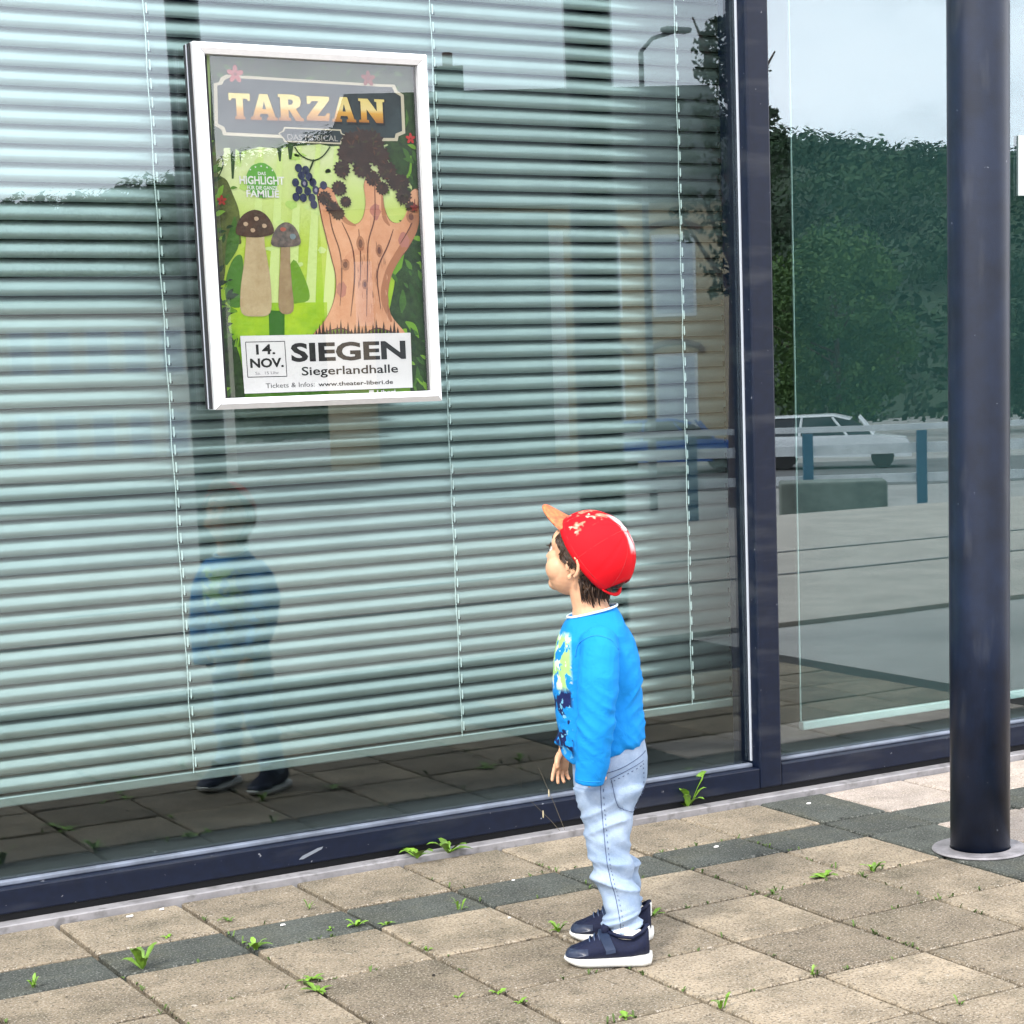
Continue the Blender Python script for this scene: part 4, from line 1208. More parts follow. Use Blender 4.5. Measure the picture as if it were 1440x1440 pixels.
# nape hair hanging onto the neck
for q in range(260):
    a = R(rr.uniform(30, 330))
    top = Vector((-.016 + .050 * math.cos(a), .002 + .052 * math.sin(a), rr.uniform(.808, .835)))
    if top.x < -.030 and abs(a - math.pi) < 1.2: continue
    end = Vector((-.014 + rr.uniform(.036, .052) * math.cos(a), .002 + rr.uniform(.038, .050) * math.sin(a), rr.uniform(.768, .80)))
    end += Vector((rr.uniform(-.004, .008), rr.uniform(-.006, .006), 0))
    if end.x < -.034: continue
    w = rr.uniform(.0012, .0022)
    mid = (top + end) / 2 + Vector((.006 * math.cos(a) + rr.uniform(-.005, .005), .006 * math.sin(a) + rr.uniform(-.004, .004), rr.uniform(-.003, .003)))
    tube(hairb, [top, mid, end, end + Vector((.002, 0, -.006))], [w, w, w * .7, w * .2], 5)
CROT = Matrix.Rotation(R(-24), 3, 'Z') @ Matrix.Rotation(R(55), 3, 'Y')
capc = Vector((-.006, .004, .8690))
A_, B_, C_ = .099, .082, .0985
for v in hairb.verts:               # hair is pressed flat where the cap covers it
    q = CROT.transposed() @ (v.co - capc)
    if q.z > -.002:
        f = math.sqrt((q.x / A_) ** 2 + (q.y / B_) ** 2 + (q.z / C_) ** 2)
        if f > .94: v.co = capc + CROT @ (q * (.94 / f))
pchild('hair', hairb, M['hair'])

# cap
CROT = Matrix.Rotation(R(-24), 3, 'Z') @ Matrix.Rotation(R(55), 3, 'Y')
capc = Vector((-.006, .004, .8690))
cap_o = bmesh.new()
A_, B_, C_ = .099, .082, .0985
def cap_pt(ph, ps, off=0.0):
    return ((A_ + off) * math.sin(ph) * -math.cos(ps) , (B_ + off) * math.sin(ph) * math.sin(ps), (C_ + off) * math.cos(ph))
NPS, NPH = 96, 22
def rim_phi(ps):
    d = abs(((ps - math.pi + math.pi) % (2 * math.pi)) - math.pi)    # distance from the back, below
    d = abs(abs(ps - math.pi))
    base = 92
    if d < R(34): base = 92 - 26 * math.cos(d / R(34) * math.pi / 2) ** .6
    return R(base)
rows, rows_in = [], []
for i in range(NPS):
    ps = 2 * math.pi * i / NPS
    r_o, r_i = [], []
    for j in range(1, NPH + 1):
        ph = rim_phi(ps) * j / NPH
        seam = -.0011 * math.exp(-((((ps / (math.pi / 3)) + .5) % 1 - .5) / .05) ** 2)
        dent = .0014 * noise.noise(Vector((math.cos(ps) * 2, math.sin(ps) * 2, ph * 2.2)))
        r_o.append(cap_o.verts.new(cap_pt(ph, ps, seam + dent)))
        r_i.append(cap_o.verts.new(cap_pt(ph, ps, -.0022)))
    rows.append(r_o); rows_in.append(r_i)
tp, tpi = cap_o.verts.new((0, 0, C_)), cap_o.verts.new((0, 0, C_ - .0022))
for i in range(NPS):
    k = (i + 1) % NPS
    for j in range(NPH - 1):
        cap_o.faces.new((rows[i][j], rows[i][j + 1], rows[k][j + 1], rows[k][j]))
        cap_o.faces.new((rows_in[i][j], rows_in[k][j], rows_in[k][j + 1], rows_in[i][j + 1]))
    cap_o.faces.new((rows[i][-1], rows_in[i][-1], rows_in[k][-1], rows[k][-1]))
    cap_o.faces.new((tp, rows[i][0], rows[k][0])); cap_o.faces.new((tpi, rows_in[k][0], rows_in[i][0]))
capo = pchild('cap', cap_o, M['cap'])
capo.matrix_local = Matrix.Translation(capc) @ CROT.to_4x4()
b = bmesh.new()
rt, rb = [], []
NB = 28
for i in range(NB + 1):
    ps = R(-42 + 84 * i / NB)
    row_t, row_b = [], []
    for j in range(9):
        t = j / 8
        ext = .054 * math.cos(ps / R(42) * math.pi / 2) ** .55
        x = -(A_ - .001) * math.cos(ps) - ext * t
        y = (B_ - .001) * math.sin(ps) * (1 - .05 * t)
        z = .000 - .50 * ext * t - .16 * (abs(y) ** 2) / .08 * t + .004
        row_t.append(b.verts.new((x, y, z + .0014))); row_b.append(b.verts.new((x, y, z - .0016)))
    rt.append(row_t); rb.append(row_b)
for i in range(NB):
    for j in range(8):
        b.faces.new((rt[i][j], rt[i][j + 1], rt[i + 1][j + 1], rt[i + 1][j])); b.faces.new((rb[i][j], rb[i + 1][j], rb[i + 1][j + 1], rb[i][j + 1]))
    b.faces.new((rt[i][8], rb[i][8], rb[i + 1][8], rt[i + 1][8]))
add('brim', b, M['cap_peach'], capo, True)
for q in range(6):
    b = bmesh.new()
    ps = math.pi / 6 + q * math.pi / 3
    tube(b, [cap_pt(rim_phi(ps) * t / 14, ps, -.0004) for t in range(1, 15)], .0010, 5)
    add('panel_seam', b, M['capseam'], capo, True)
b = bmesh.new()
tube(b, [cap_pt(rim_phi(2 * math.pi * k / 72) - R(7), 2 * math.pi * k / 72, -.0004) for k in range(73)], .0008, 5)
add('rim_stitch', b, M['capseam'], capo, True)
b = bmesh.new()
ellipsoid(b, (0, 0, C_ + .001), (.006, .006, .0035), None, 14, 8)
add('button', b, M['cap'], capo, True)
b = bmesh.new()
tube(b, [cap_pt(R(90), math.pi + R(a), -.0005) for a in range(-36, 37, 6)], .0045, 6, flat=.4)
add('back_strap', b, M['cap'], capo, True)

# shirt: one cloth mesh, with folds pushed along its normals
sb = bmesh.new()
def sring(xf, xb, zf, zb, hy, n=28):
    out = []
    cx, rx = (xf + xb) / 2, (xb - xf) / 2
    for i in range(n):
        a = 2 * math.pi * i / n
        ca, sa = math.cos(a), math.sin(a)
        x = cx + rx * math.copysign(abs(ca) ** .85, ca)
        out.append((x, hy * math.copysign(abs(sa) ** .85, sa), zf + (zb - zf) * (x - xf) / (xb - xf)))
    return out
loft(sb, [sring(*a) for a in ((-.072, .090, .424, .462, .088), (-.080, .100, .436, .476, .092), (-.088, .101, .462, .502, .091), (-.095, .090, .527, .548, .087), (-.098, .096, .592, .60, .088),
                              (-.095, .093, .646, .645, .091), (-.084, .076, .692, .70, .092), (-.070, .058, .728, .738, .066), (-.058, .046, .742, .760, .046))])
def sleeve(pts, rad): tube(sb, pts, rad, 18)
sleeve([(.006, -.070, .698), (.006, -.098, .672), (.002, -.120, .620), (-.003, -.127, .565), (-.010, -.128, .505), (-.017, -.124, .450), (-.026, -.121, .398)], [.043, .043, .044, .042, .040, .036, .030])  # near sleeve heights from image pixels, shifted by scaling about the camera
sleeve([(.006, .070, .698), (.004, .098, .670), (-.004, .120, .615), (-.022, .126, .560), (-.040, .124, .510), (-.058, .114, .475), (-.080, .101, .436)], [.044, .045, .046, .043, .038, .032, .024])
shirt_me = remesh(sb, .0036, 6, 'shirt', .5)
def ridge(v): return 1 - abs(noise.noise(v)) * 2
for v, nrm in zip(shirt_me.vertices, [q.normal.copy() for q in shirt_me.vertices]):
    c = v.co.copy()
    d = .0032 * noise.noise(c * 16)
    # pulled creases fanning from the armpit and bunching at the back and elbow
    bk = math.exp(-((c.x - .085) / .05) ** 2 - ((c.z - .57) / .07) ** 2)
    d += .0090 * bk * (ridge(Vector((c.x * 9 + 3, c.y * 9, c.z * 30 - c.x * 22))) - .55)
    el = math.exp(-((c.z - .52) / .07) ** 2) * (1 if c.y < -.088 else .25)
    d += .0046 * el * (ridge(Vector((c.x * 10, c.y * 8, c.z * 34 + c.x * 26))) - .6)
    hm = math.exp(-((c.z - .45) / .06) ** 2) * (1 if c.y > -.088 else .3)
    d += .0056 * hm * (ridge(Vector((c.x * 16 + 9, c.y * 20, c.z * 26 + c.x * 20))) - .6)
    sh = math.exp(-((c.z - .70) / .04) ** 2)
    d += .0040 * sh * (ridge(Vector((c.x * 22, c.y * 16 + 5, c.z * 18))) - .6)
    v.co = c + nrm * d
shirt = add('shirt', shirt_me, M['shirt'], person, True)
b = bmesh.new()
nk = sring(-.061, .047, .741, .7635, .049, 40)
tube(b, [Vector(p) for p in nk] + [Vector(nk[0])], .0026, 8)
pchild('collar', b, M['rib'])
bv = BVHTree.FromPolygons([v.co[:] for v in shirt_me.vertices], [p.vertices[:] for p in shirt_me.polygons])
def onto(tree, pts, lift, y0=-.5):
    out = []
    for x, z in pts:
        h = tree.ray_cast(Vector((x, y0, z)), Vector((0, 1, 0)))
        if h[0] is not None: out.append(h[0] + h[1] * lift)
    return out
M['shirtseam'] = mat('cyan_seam', (.004, .20, .58), .85)
b = bmesh.new()
tube(b, onto(bv, spline([(-.046, .665), (-.040, .690), (-.020, .708), (.004, .713), (.030, .703), (.046, .680)]), .0002), .0014, 6)
add('shoulder_seam', b, M['shirtseam'], shirt, True)
b = bmesh.new()
tube(b, onto(bv, spline([(-.056, .412), (-.03, .409), (-.001, .406)]), .0002), .0010, 6)
add('cuff_seam', b, M['shirtseam'], shirt, True)

# jeans
jb = bmesh.new()
prof = [(.050, .036, .033), (.062, .036, .036), (.080, .035, .043), (.095, .036, .041), (.115, .036, .039), (.145, .034, .041), (.165, .029, .044), (.184, .022, .050), (.205, .017, .046), (.235, .012, .046), (.27, .010, .050), (.31, .011, .056), (.345, .013, .068), (.375, .016, .078)]  # leg outline from image pixels, rescaled about the camera to the leg's depth
for s_, ly in ((-1, -.100), (1, .074)):
    rings = []
    for z, cx, r in prof:
        k = min(1, max(0, (z - .06) / .29))
        cy = ly * (1 - k) + s_ * .044 * k
        dx = .006 if (s_ > 0 and z < .2) else 0
        rings.append(ring_xy(cx + dx, cy, z, r, min(r, .058) * (.93 if z < .3 else .88), 22))
    loft(jb, rings)
loft(jb, [ring_xy(cx, 0, z, rx, ry, 26, tilt=.12) for z, cx, rx, ry in ((.335, .018, .070, .072), (.37, .020, .080, .086), (.42, .021, .083, .088), (.46, .016, .082, .084), (.49, .012, .074, .078))])
jeans_me = remesh(jb, .0034, 5, 'jeans', .5)
for v, nrm in zip(jeans_me.vertices, [q.normal.copy() for q in jeans_me.vertices]):
    c = v.co.copy()
    d = .0016 * noise.noise(c * 22 + Vector((4, 0, 0)))
    kn = math.exp(-((c.z - .18) / .045) ** 2)
    an = math.exp(-((c.z - .085) / .030) ** 2)
    th = math.exp(-((c.z - .31) / .04) ** 2) * (1 if c.x < .05 else .6)
    md_ = math.exp(-((c.z - .24) / .05) ** 2)
    d += .0125 * kn * (ridge(Vector((c.x * 7, c.y * 6 + 2, c.z * 36 + c.x * 12))) - .55)
    d += .0105 * an * (ridge(Vector((c.x * 8 + 5, c.y * 6, c.z * 48 - c.x * 12))) - .55)
    d += .0085 * th * (ridge(Vector((c.x * 8 + 8, c.y * 6, c.z * 34 - c.x * 16))) - .6)
    d += .0068 * md_ * (ridge(Vector((c.x * 8 + 1, c.y * 6, c.z * 34 + c.x * 20))) - .6)
    v.co = c + nrm * d
jeans = add('jeans', jeans_me, M['jeans'], person, True)
jv = BVHTree.FromPolygons([v.co[:] for v in jeans_me.vertices], [p.vertices[:] for p in jeans_me.polygons])
def stitched(name, pts, lift, r, dash=None):
    b = bmesh.new()
    P_ = onto(jv, spline(pts, 14), lift)
    if dash:
        for i in range(0, len(P_) - 2, dash): tube(b, P_[i:i + 2], r, 5)
    else: tube(b, P_, r, 6)
    return add(name, b, M['stitch'], jeans, True)
stitched('side_seam', [(-.002, .400), (-.001, .34), (.002, .29), (.006, .23), (.012, .19), (.022, .15), (.030, .10), (.032, .058)], .0004, .0008)
stitched('side_stitch', [(.004, .400), (.005, .34), (.008, .29), (.012, .23), (.018, .19), (.028, .15), (.036, .10), (.038, .058)], .0008, .0007, 3)
# back pocket patch
b = bmesh.new()
corner = [(.020, .402), (.090, .432), (.088, .352), (.064, .322), (.034, .338)]
pk = []
for i in range(15):
    row = []
    for j in range(15):
        u, w = i / 14, j / 14
        top = Vector(corner[0]).lerp(Vector(corner[1]), u)
        if u < .62: bot = Vector(corner[4]).lerp(Vector(corner[3]), u / .62)
        else: bot = Vector(corner[3]).lerp(Vector(corner[2]), (u - .62) / .38)
        q = top.lerp(bot, w)
        h = jv.ray_cast(Vector((q.x, -.5, q.y)), Vector((0, 1, 0)))
        row.append((h[0] + h[1] * (.0004 if i in (0, 14) or j in (0, 14) else .0022)) if h[0] is not None else Vector((q.x, -.05, q.y)))
    pk.append(row)
gv_ = [[b.verts.new(p) for p in r] for r in pk]
for i in range(14):
    for j in range(14): b.faces.new((gv_[i][j], gv_[i + 1][j], gv_[i + 1][j + 1], gv_[i][j + 1]))
pocket = add('back_pocket', b, M['jeans'], jeans, True)
for pts, dash in (([(.020, .400), (.055, .416), (.090, .430)], None), ([(.021, .393), (.055, .408), (.089, .422)], 3), ([(.022, .398), (.028, .36), (.034, .339)], None), ([(.034, .339), (.050, .329), (.064, .322)], None), ([(.064, .323), (.076, .337), (.087, .352)], 3), ([(.087, .352), (.090, .39), (.090, .428)], 3)):
    b = bmesh.new()
    P_ = onto(jv, spline(pts, 12), .0030)
    if dash:
        for i in range(0, len(P_) - 2, dash): tube(b, P_[i:i + 2], .0009, 5)
    elif len(P_) > 1: tube(b, P_, .0008, 5)
    add('pocket_stitch', b, M['stitch'], jeans, True)
stitched('yoke_seam', [(.012, .412), (.05, .424), (.098, .446)], .0005, .0008)

# shoes
def shoe(cx, cy, yaw, label):
    root = empty('shoe', (cx, cy, 0), yaw); root.parent = person
    L0, L1 = -.094, .092           # toe, heel
    def width(t):                   # t 0 toe .. 1 heel
        return (.012 + .023 * min(1, (t / .16)) ** .6 + .003 * math.sin(math.pi * min(1, t / .62)) - .006 * max(0, (t - .45)) ) * (1 if t < .93 else 1 - 1.6 * (t - .93) ** 1 * 3)
    def outline(z, grow=0.0, n=26):
        pts = []
        for i in range(n + 1):
            t = .0 + i / n
            tt = .5 - .5 * math.cos(math.pi * t)
            pts.append((L0 + (L1 - L0) * tt - grow * math.cos(math.pi * t), -(max(.004, width(tt)) + grow) * (1 if 0 < i < n else .35), tt))
        up = [(x, y) for x, y, _ in pts]; dn = [(x, -y) for x, y, _ in pts][::-1]
        return [(x, y, z(x) if callable(z) else z) for x, y in up + dn]
    spring = lambda x: .009 * max(0, (-x - .045) / .05) ** 1.8
    b = bmesh.new()
    loft(b, [outline(lambda x: .0012 + spring(x), -.003), outline(lambda x: .005 + spring(x), .0005), outline(lambda x: .010 + spring(x) * .9, .0020), outline(lambda x: .0150 + spring(x) * .6 + .006 * max(0, (x - .03) / .06), .0010), outline(lambda x: .0170 + spring(x) * .6 + .006 * max(0, (x - .03) / .06), -.002)])
    add('sole', b, M['sole'], root, True)
    # upper: cross sections from toe to heel
    b = bmesh.new()
    st = [(-.0925, .012, .020, .025), (-.089, .021, .016, .0315), (-.080, .028, .013, .0385), (-.062, .033, .012, .0455), (-.040, .035, .012, .0555), (-.020, .034, .012, .067), (-.002, .0325, .012, .077), (.012, .031, .012, .074), (.030, .030, .012, .067), (.050, .0295, .014, .064), (.068, .028, .021, .071), (.082, .023, .022, .083), (.088, .014, .024, .086)]
    rings = []
    for x, w, z0, z1 in st:
        ring = []
        for i in range(24):
            a = 2 * math.pi * i / 24
            ca, sa = math.cos(a), math.sin(a)
            y = w * math.copysign(abs(ca) ** .75, ca)
            hh = (z1 - z0)
            z = z0 + hh * (.42 + .58 * sa if sa > 0 else .42 + .42 * sa)
            pinch = 1 - (.22 if x > -.03 else .08) * max(0, sa)
            ring.append((x, y * pinch, z))
        rings.append(ring)
    loft(b, rings)
    add('upper', b, M['shoe'], root, True)
    # collar opening with sock, tongue, heel tab
    b = bmesh.new()
    ellipsoid(b, (.040, 0, .066), (.036, .022, .016), None, 20, 10)
    add('sock', b, M['sock'], root, True)
    b = bmesh.new()
    tube(b, [(.002, -.017, .074), (.03, -.0255, .066), (.055, -.026, .064), (.076, -.020, .076), (.086, 0, .085), (.076, .020, .076), (.055, .026, .064), (.03, .0255, .066), (.002, .017, .074)], .0042, 8)
    add('collar', b, M['shoe'], root, True)
    b = bmesh.new()
    box(b, -.013, .003, -.018, .018, .070, .088, bev=.004)
    add('tongue', b, M['shoe'], root, True)
    b = bmesh.new()
    box(b, .0855, .0905, -.008, .008, .052, .083, bev=.0022)
    add('heel_tab', b, M['sole'], root, True)
    # glossy toe guard following the upper
    b = bmesh.new()
    rings = []
    for x, w, z0, z1 in st[:5]:
        k = (x + .0925) / .0525
        ring = []
        for i in range(21):
            a = R(-12 + 204 * i / 20)
            sa, ca = math.sin(a), math.cos(a)
            top = (1 - .62 * k)
            y = (w + .0009) * math.copysign(abs(ca) ** .75, ca)
            s2 = min(sa, top)
            hh = z1 - z0
            z = z0 + hh * (.42 + .58 * s2 if s2 > 0 else .42 + .42 * s2) + .0009
            ring.append((x - .0006, y * (1 - .08 * max(0, s2)), z))
        rings.append(ring)
    vr = [[b.verts.new(p) for p in r] for r in rings]
    for p, q in zip(vr, vr[1:]):
        for i in range(20):
            if abs(p[i].co.y) < .4 * st[3][1] and p[i].co.x > -.06: continue
            b.faces.new((p[i], p[i + 1], q[i + 1], q[i]))
    bmesh.ops.solidify(b, geom=b.faces[:], thickness=.001)
    add('toe_cap', b, M['toecap'], root, True)
    # hook and loop strap across the instep
    b = bmesh.new()
    path = []
    for i in range(17):
        a = R(-14 + 200 * i / 16)
        ca, sa = math.cos(a), math.sin(a)
        path.append((.006 - .018 * max(0, sa), .0335 * -math.copysign(abs(ca) ** .75, ca) * (1 - .18 * max(0, sa)), .041 + .0365 * sa))
    fa, fb, ga, gb = [], [], [], []
    for x, y, z in path:
        sl = 1.0
        fa.append(b.verts.new((x - .009, y * 1.02, z - .004 + .0012))); fb.append(b.verts.new((x + .012, y * 1.04, z + .0012)))
    for i in range(16): b.faces.new((fa[i], fb[i], fb[i + 1], fa[i + 1]))
    bmesh.ops.solidify(b, geom=b.faces[:], thickness=.0022)
    add('strap', b, M['strap'], root, True)
    b = bmesh.new()
    for k in range(3):
        x = -.020 - .010 * k; h = .0695 - .0055 * k
        tube(b, [(x + .004, -.022, h - .012), (x, -.012, h - .001), (x, 0, h + .002), (x, .012, h - .001), (x + .004, .022, h - .012)], .0017, 6)
    add('laces', b, M['strap'], root, True)
    return root
shoe(.004, -.112, R(-5), '')
shoe(.014, .078, R(-4), '')


# ------------------------------------------------------------------ what stands across the plaza (seen mirrored in the panes)
M['road'] = mat('dark_road', (.10, .10, .10), .9, vary=.2, scale=1.2)
M['kerb'] = mat('grey_green_concrete', (.13, .15, .13), .9, vary=.25, scale=6)
M['rail'] = mat('galvanised_rail', (.55, .57, .58), .5, metal=.2, vary=.1, scale=5)
M['bluepost'] = mat('blue_post', (.02, .085, .15), .5)
M['carwhite'] = mat('white_car_paint', (.75, .77, .78), .25, coat=.5)
M['carblue'] = mat('blue_car_paint', (.03, .12, .42), .25, coat=.5)
M['carglass'] = mat('car_glass', (.02, .03, .035), .08)
M['tyre'] = mat('tyre_rubber', (.02, .02, .02), .8)
M['wallbeige'] = mat('beige_render', (.52, .42, .27), .9, vary=.12, scale=.5)
M['wallwhite'] = mat('white_render', (.70, .67, .60), .9, vary=.06, scale=.5)
M['rooft'] = mat('dark_slate_roof', (.045, .055, .055), .7, vary=.3, scale=2)
M['shade'] = mat('green_slate_cladding', (.10, .135, .125), .8, vary=.25, scale=1.5)
M['pane'] = mat('house_window_glass', (.55, .60, .66), .3)
M['trimw'] = mat('white_window_frame', (.75, .75, .73), .6)
M['brick'] = mat('arch_brick', (.16, .10, .08), .9, vary=.2, scale=3)
M['forest'] = mat('dark_forest', (.010, .024, .012), .9, c2=(.026, .055, .018), scale=.05)
M['bush'] = mat('green_bush', (.022, .058, .014), .8, c2=(.060, .125, .022), scale=.5)
M['treeleaf'] = mat('tree_leaf', (.022, .040, .018), .8, vary=.4, scale=2)
M['bark'] = mat('tree_bark', (.07, .05, .04), .9)
M['lamp'] = mat('grey_lamp_post', (.12, .13, .14), .5)
M['curb'] = mat('drain_channel', (.08, .08, .078), .9)

# dark drainage joints across the plaza and a lighter walkway
pl = add('plaza_walk', None or box(bmesh.new(), -6, 30, -9.0, -3.13, -.029, -.006), mat('plaza_concrete', (.33, .30, .26), .9, vary=.14, scale=2.2, bump=.1, bscale=60))
tag(pl, kind='structure')
for k, y in enumerate((-5.0, -6.2)):
    o = boxo('drain_channel', (-6, 30, y - .03, y + .03, -.0055, -.002), M['curb'], pl)
def along(o, p, ang): o.location = p; o.rotation_euler = (0, 0, ang); return o
k_ = boxo('planter_block', (-.5, .5, -.25, .25, -.05, .30), M['kerb'], None, bev=.02)
along(k_, (10.4, -10.1, -.12), R(35)); tag(k_, 'low grey green concrete block across the plaza, mirrored in the right pane', 'concrete block')
# railing at the plaza edge
rl = empty('railing', (16.7, -16.8, 0), R(30))
tag(rl, 'galvanised railing on blue posts across the plaza, mirrored in the glass', 'railing')
boxo('top_rail', (-4, 26, -.04, .04, .34, .42), M['rail'], rl)
boxo('mid_rail', (-4, 26, -.03, .03, .02, .16), M['rail'], rl)
boxo('low_rail', (-4, 26, -.03, .03, -.38, -.26), M['rail'], rl)
pm = None
for k in range(19):
    x = -2.8 + k * 1.6
    if pm is None:
        o = boxo('post', (-.07, .07, .05, .13, -1.4, .33), M['bluepost'], rl); pm = o.data
    else: o = add('post', pm, None, rl)
    o.location = (x, 0, 0)
rd = add('road', box(bmesh.new(), -60, 90, -6, 6, -.02, .0), M['road']); along(rd, (33, -36.5, -1.566), R(28)); tag(rd, kind='structure')
def car(p, ang, paint, label):
    e = empty('parked_car', p, ang)
    tag(e, label, 'car', 'cars on the road across the plaza')
    def prof(pts, hw, m, name, bev=.05):
        b = bmesh.new()
        loft(b, [[(x, -hw * s, z) for x, z, s in pts], [(x, hw * s, z) for x, z, s in pts]])
        return add(name, b, m, e)
    prof([(-2.2, .35, 1), (-2.22, .75, 1), (-2.1, .92, .98), (1.0, .92, .98), (2.0, .80, .95), (2.2, .55, .95), (2.15, .30, .95)], .88, paint, 'body')
    prof([(-2.05, .93, .92), (-1.85, 1.40, .80), (.0, 1.44, .80), (.55, 1.32, .84), (1.1, .93, .92)], .84, M['carglass'], 'windows')
    prof([(-1.95, 1.405, .86), (-1.8, 1.46, .84), (.0, 1.50, .84), (.5, 1.38, .86), (.45, 1.33, .86), (.0, 1.445, .86)], .84, paint, 'roof')
    for x in (-1.98, -.9, .1, .82):
        b = bmesh.new()
        for s in (-1, 1): tube(b, [(x - .02 if x < 0 else x + .28, s * .80, .92), (x + .06 if x < 0 else x - .12, s * .70, 1.42)], .035, 6)
        add('pillar', b, paint, e)
    for x in (-1.35, 1.35):
        for s in (-.80, .80):
            b = bmesh.new(); tube(b, [(x, s - .1, .32), (x, s + .1, .32)], .32, 18); add('wheel', b, M['tyre'], e)
car((33.2, -39.2, -1.56), R(40), M['carwhite'], 'white estate car on the far road, mirrored in the right pane')
car((29.3, -41.4, -1.56), R(29), M['carblue'], 'blue car on the far road, mirrored beside the mullion')
# houses
def house(name, p, ang, w, d, h, roof_h, wall, wins, label, hip=2.5, chim=None, arch=False):
    e = empty(name, p, ang); tag(e, label, 'house')
    boxo('wall', (0, w, -d, 0, 0, h), wall, e)
    b = bmesh.new()
    o_ = .4
    v = [b.verts.new(q) for q in ((-o_, o_, h + .003), (w + o_, o_, h + .003), (w + o_, -d - o_, h + .003), (-o_, -d - o_, h + .003), (hip, -d / 2, h + roof_h), (w - hip, -d / 2, h + roof_h))]
    for f in ((0, 1, 5, 4), (1, 2, 5), (2, 3, 4, 5), (3, 0, 4), (3, 2, 1, 0)): b.faces.new([v[i] for i in f])
    rf = add('roof', b, M['rooft'], e)
    if chim:
        boxo('chimney', (chim, chim + .95, -d / 2 - .5, -d / 2 + .5, h + roof_h - .6, h + roof_h + .75), M['shade'], rf)
        b = bmesh.new(); tube(b, [(chim + .45, -d / 2, h + roof_h + .75), (chim + .45, -d / 2, h + roof_h + 1.25)], .17, 10); add('chimney_pot', b, M['brick'], rf)
    for x0, x1, z0, z1 in wins:
        wf = boxo('window', (x0, x1, -.05, .04, z0, z1), M['trimw'], e)
        boxo('pane', (x0 + .1, x1 - .1, .0405, .05, z0 + .1, z1 - .1), M['pane'], wf)
        if arch:
            b = bmesh.new()
            pts = [((x0 + x1) / 2 + ((x1 - x0) / 2 + .2) * math.cos(t), .06, z1 + .02 + .35 * math.sin(t)) for t in [math.pi * i / 10 for i in range(11)]]
            tube(b, pts, .10, 6); add('arch', b, M['brick'], wf)
    return e
bh = house('town_house', (24.6, -54.3, -1.6), R(26.5), 14.0, 9, 8.2, 4.2, M['wallbeige'],
      [(8.2, 9.6, 4.6, 7.2), (10.6, 12.0, 4.6, 7.2), (8.2, 9.6, 1.0, 3.4), (10.6, 12.0, 1.0, 3.4), (1.0, 2.0, 4.6, 6.6)],
      'large beige house with hipped slate roof and chimney, mirrored in the blind', .8, 3.9, True)
bay = boxo('slate_bay', (1.6, 7.2, .02, 1.3, 0, 7.9), M['shade'], bh)
boxo('door_strip', (7.25, 7.75, .003, .06, .6, 7.4), M['trimw'], bh)
wins = [(1.0 + k * 1.15, 1.8 + k * 1.15, z, z + 1.5) for k in range(7) for z in (.7, 3.3)]
house('white_house', (13.4, -58.4, -1.6), R(16), 9.0, 8, 5.6, 1.0, M['wallwhite'], wins, 'white house with two rows of windows, mirrored at the left of the blind', .5)
house('long_house', (5.5, -60.0, -1.6), R(9), 7.0, 8, 4.2, 1.2, M['shade'], [(.8 + k * 1.0, 1.4 + k * 1.0, 1.2, 2.9) for k in range(6)], 'grey green low house with a window row, mirrored at the left picture edge', .5)
# street lamp
e = empty('street_lamp', (20.6, -29.0, -1.55)); tag(e, 'tall street lamp across the plaza, mirrored in the top of the blind', 'street lamp')
b = bmesh.new(); tube(b, [(0, 0, 0), (0, 0, 9.0)], [.09, .05], 10); add('pole', b, M['lamp'], e)
b = bmesh.new(); tube(b, [(0, 0, 9.0), (.2, .1, 9.25), (.6, .32, 9.38)], .04, 8); add('arm', b, M['lamp'], e)
b = bmesh.new(); box(b, .35, .95, .15, .40, 9.36, 9.46, bev=.03); add('lamp_head', b, M['lamp'], e)
# trees
def tree(p, h, cr, label, n, leaf, mleaf, name='tree', seed=1, z0=.35):
    rr = random.Random(seed)
    e = empty(name, p); tag(e, label, 'tree', 'trees across the plaza')
    b = bmesh.new()
    tube(b, [(0, 0, 0), (.05 * cr, 0, h * .3), (0, .05 * cr, h * .62), (.03, 0, h * .92)], [.022 * h, .017 * h, .010 * h, .003 * h], 8)
    for k in range(9):
        z = h * (z0 + .055 * k); a = rr.uniform(0, 6.28)
        tube(b, [(0, 0, z), (cr * .45 * math.cos(a), cr * .45 * math.sin(a), z + h * .08), (cr * .85 * math.cos(a), cr * .85 * math.sin(a), z + h * .16)], [.008 * h, .005 * h, .002 * h], 5)
    add('trunk', b, M['bark'], e)
    b = bmesh.new()
    cl = []
    for k in range(110):
        t = rr.uniform(0, 1); a = rr.uniform(0, 6.28)
        rad = cr * math.sin(math.pi * (.12 + .8 * t)) ** .8 * rr.uniform(.35, 1)
        cl.append((rad * math.cos(a), rad * math.sin(a), h * (z0 + (1 - z0) * t), cr * rr.choice((.08, .14, .22, .30))))
    for k in range(n):
        cx, cy, cz, r = cl[int(len(cl) * rr.random() ** 1.5)]
        v = Vector((rr.gauss(0, 1), rr.gauss(0, 1), rr.gauss(0, 1))).normalized() * r * rr.random() ** .4
        c = Vector((cx, cy, cz)) + v
        u = Vector((rr.gauss(0, 1), rr.gauss(0, 1), rr.gauss(0, 1))).normalized(); w = u.orthogonal().normalized()
        s = leaf * rr.uniform(.6, 1.4)
        b.faces.new([b.verts.new(c + u * s), b.verts.new(c + w * s * .5), b.verts.new(c - u * s), b.verts.new(c - w * s * .5)])
    add('crown', b, mleaf, e)
tree((19.3, -24.2, -1.2), 8.4, 1.05, 'slim dark tree across the plaza, mirrored beside the mullion', 5200, .055, M['treeleaf'], seed=5, z0=.45)
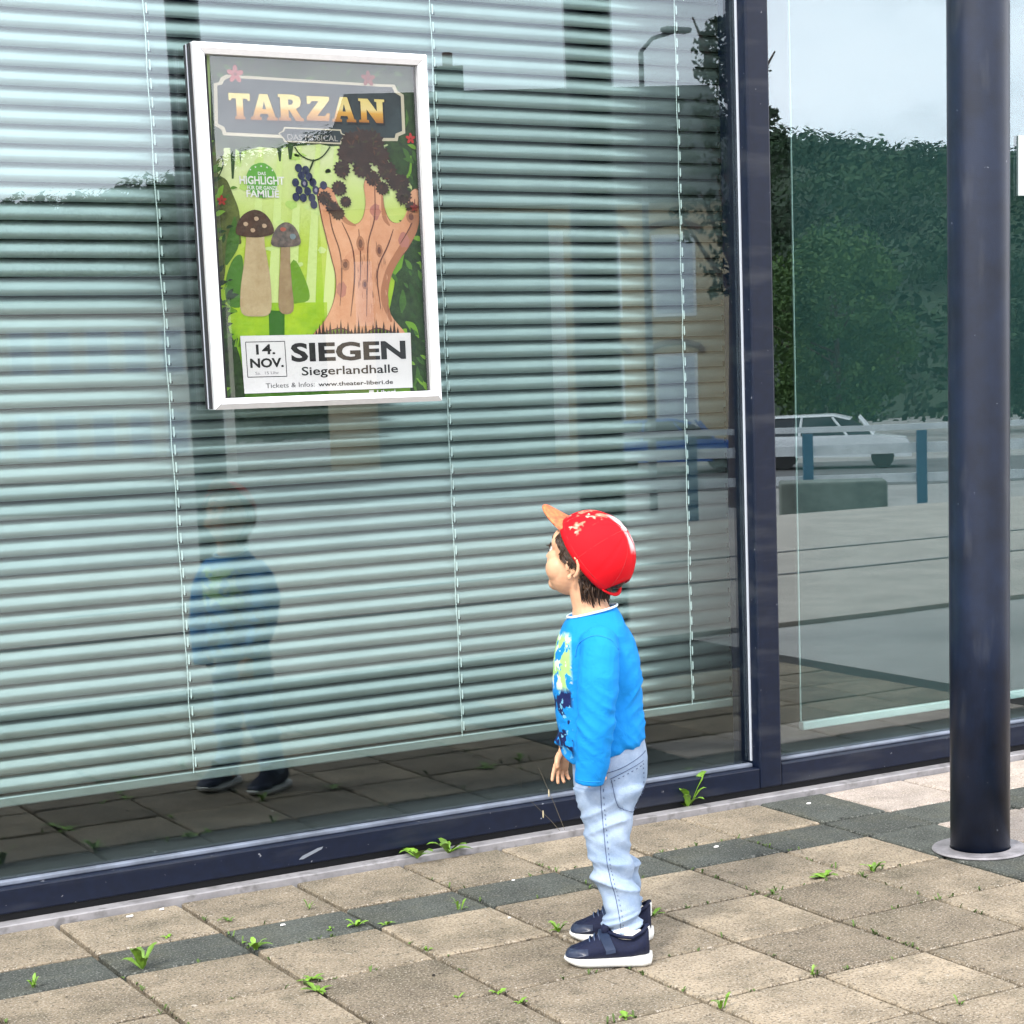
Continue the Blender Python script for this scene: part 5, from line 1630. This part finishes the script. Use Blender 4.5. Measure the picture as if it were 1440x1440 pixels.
for k, (x, y, h, cr, s) in enumerate([(48, -58, 7.5, 3.2, 2), (56, -54, 5.0, 2.8, 3), (63, -58, 6.0, 3.6, 4), (60, -44, 4.6, 2.6, 5), (70, -46, 6.5, 3.6, 6), (54, -66, 8.5, 3.6, 7), (78, -52, 7, 4, 8)]):
    tree((x, y, -1.6), h, cr, 'green tree %s below the wooded hill, mirrored in the right pane' % ('nearest the mullion', 'second from the mullion', 'third from the mullion', 'nearest the railing', 'nearest the column', 'farthest up the slope', 'rightmost of its row')[k], 13000, .11, M['bush'] if k % 3 != 1 else M['forest'], seed=s, z0=.12)
# wooded hill
b = bmesh.new()
NA, NR = 150, 14
hv = []
def hill_h(az, t):
    ridge_ = 25.5 + 5 * math.sin(az * 2.1 + .7) + 4 * noise.noise(Vector((az * 3.1, 2, 0))) - 16 * max(0, az - .6)
    ridge_ -= 7 * max(0, min(1, (.45 - az) / .15))
    return -2.5 + ridge_ * (math.sin(min(1, t) * math.pi / 2) ** 1.3)
for i in range(NA + 1):
    az = -1.3 + 2.75 * i / NA       # from -Y, towards +X
    row = []
    for j in range(NR + 1):
        t = j / NR
        rad = 92 + 175 * t
        x, y = rad * math.sin(az), -rad * math.cos(az)
        row.append(b.verts.new((x, y, hill_h(az, t) + 1.2 * noise.noise(Vector((x * .05, y * .05, 1))))))
    hv.append(row)
for i in range(NA):
    for j in range(NR): b.faces.new((hv[i][j], hv[i + 1][j], hv[i + 1][j + 1], hv[i][j + 1]))
tag(add('hill', b, M['forest'], None, True), kind='structure')
b = bmesh.new()
rr = random.Random(2)
t_me = []
for k in range(5200):
    az = rr.uniform(-.1, 1.25); t = rr.uniform(.0, 1) ** .8
    rad = 92 + 175 * t
    x, y, z = rad * math.sin(az), -rad * math.cos(az), hill_h(az, t)
    s = rr.uniform(1.6, 3.4) * (.75 + .35 * t)
    c = Vector((x, y, z + s * .6))
    for q in range(62):
        d = Vector((rr.gauss(0, 1), rr.gauss(0, 1), rr.gauss(0, 1))).normalized()
        p = c + Vector((d.x * s * .85, d.y * s * .85, d.z * s * .8)) * rr.uniform(.6, 1)
        u_ = (d.orthogonal().normalized() + d * rr.uniform(-.6, .6)).normalized(); w_ = u_.cross(d).normalized()
        l_s = s * rr.uniform(.07, .15)
        b.faces.new([b.verts.new(p + u_ * l_s), b.verts.new(p + w_ * l_s * .7), b.verts.new(p - u_ * l_s), b.verts.new(p - w_ * l_s * .7)])
tag(add('forest', b, mat('forest_crowns', (.009, .024, .012), .9, c2=(.030, .066, .020), scale=.045, detail=3)), kind='stuff')
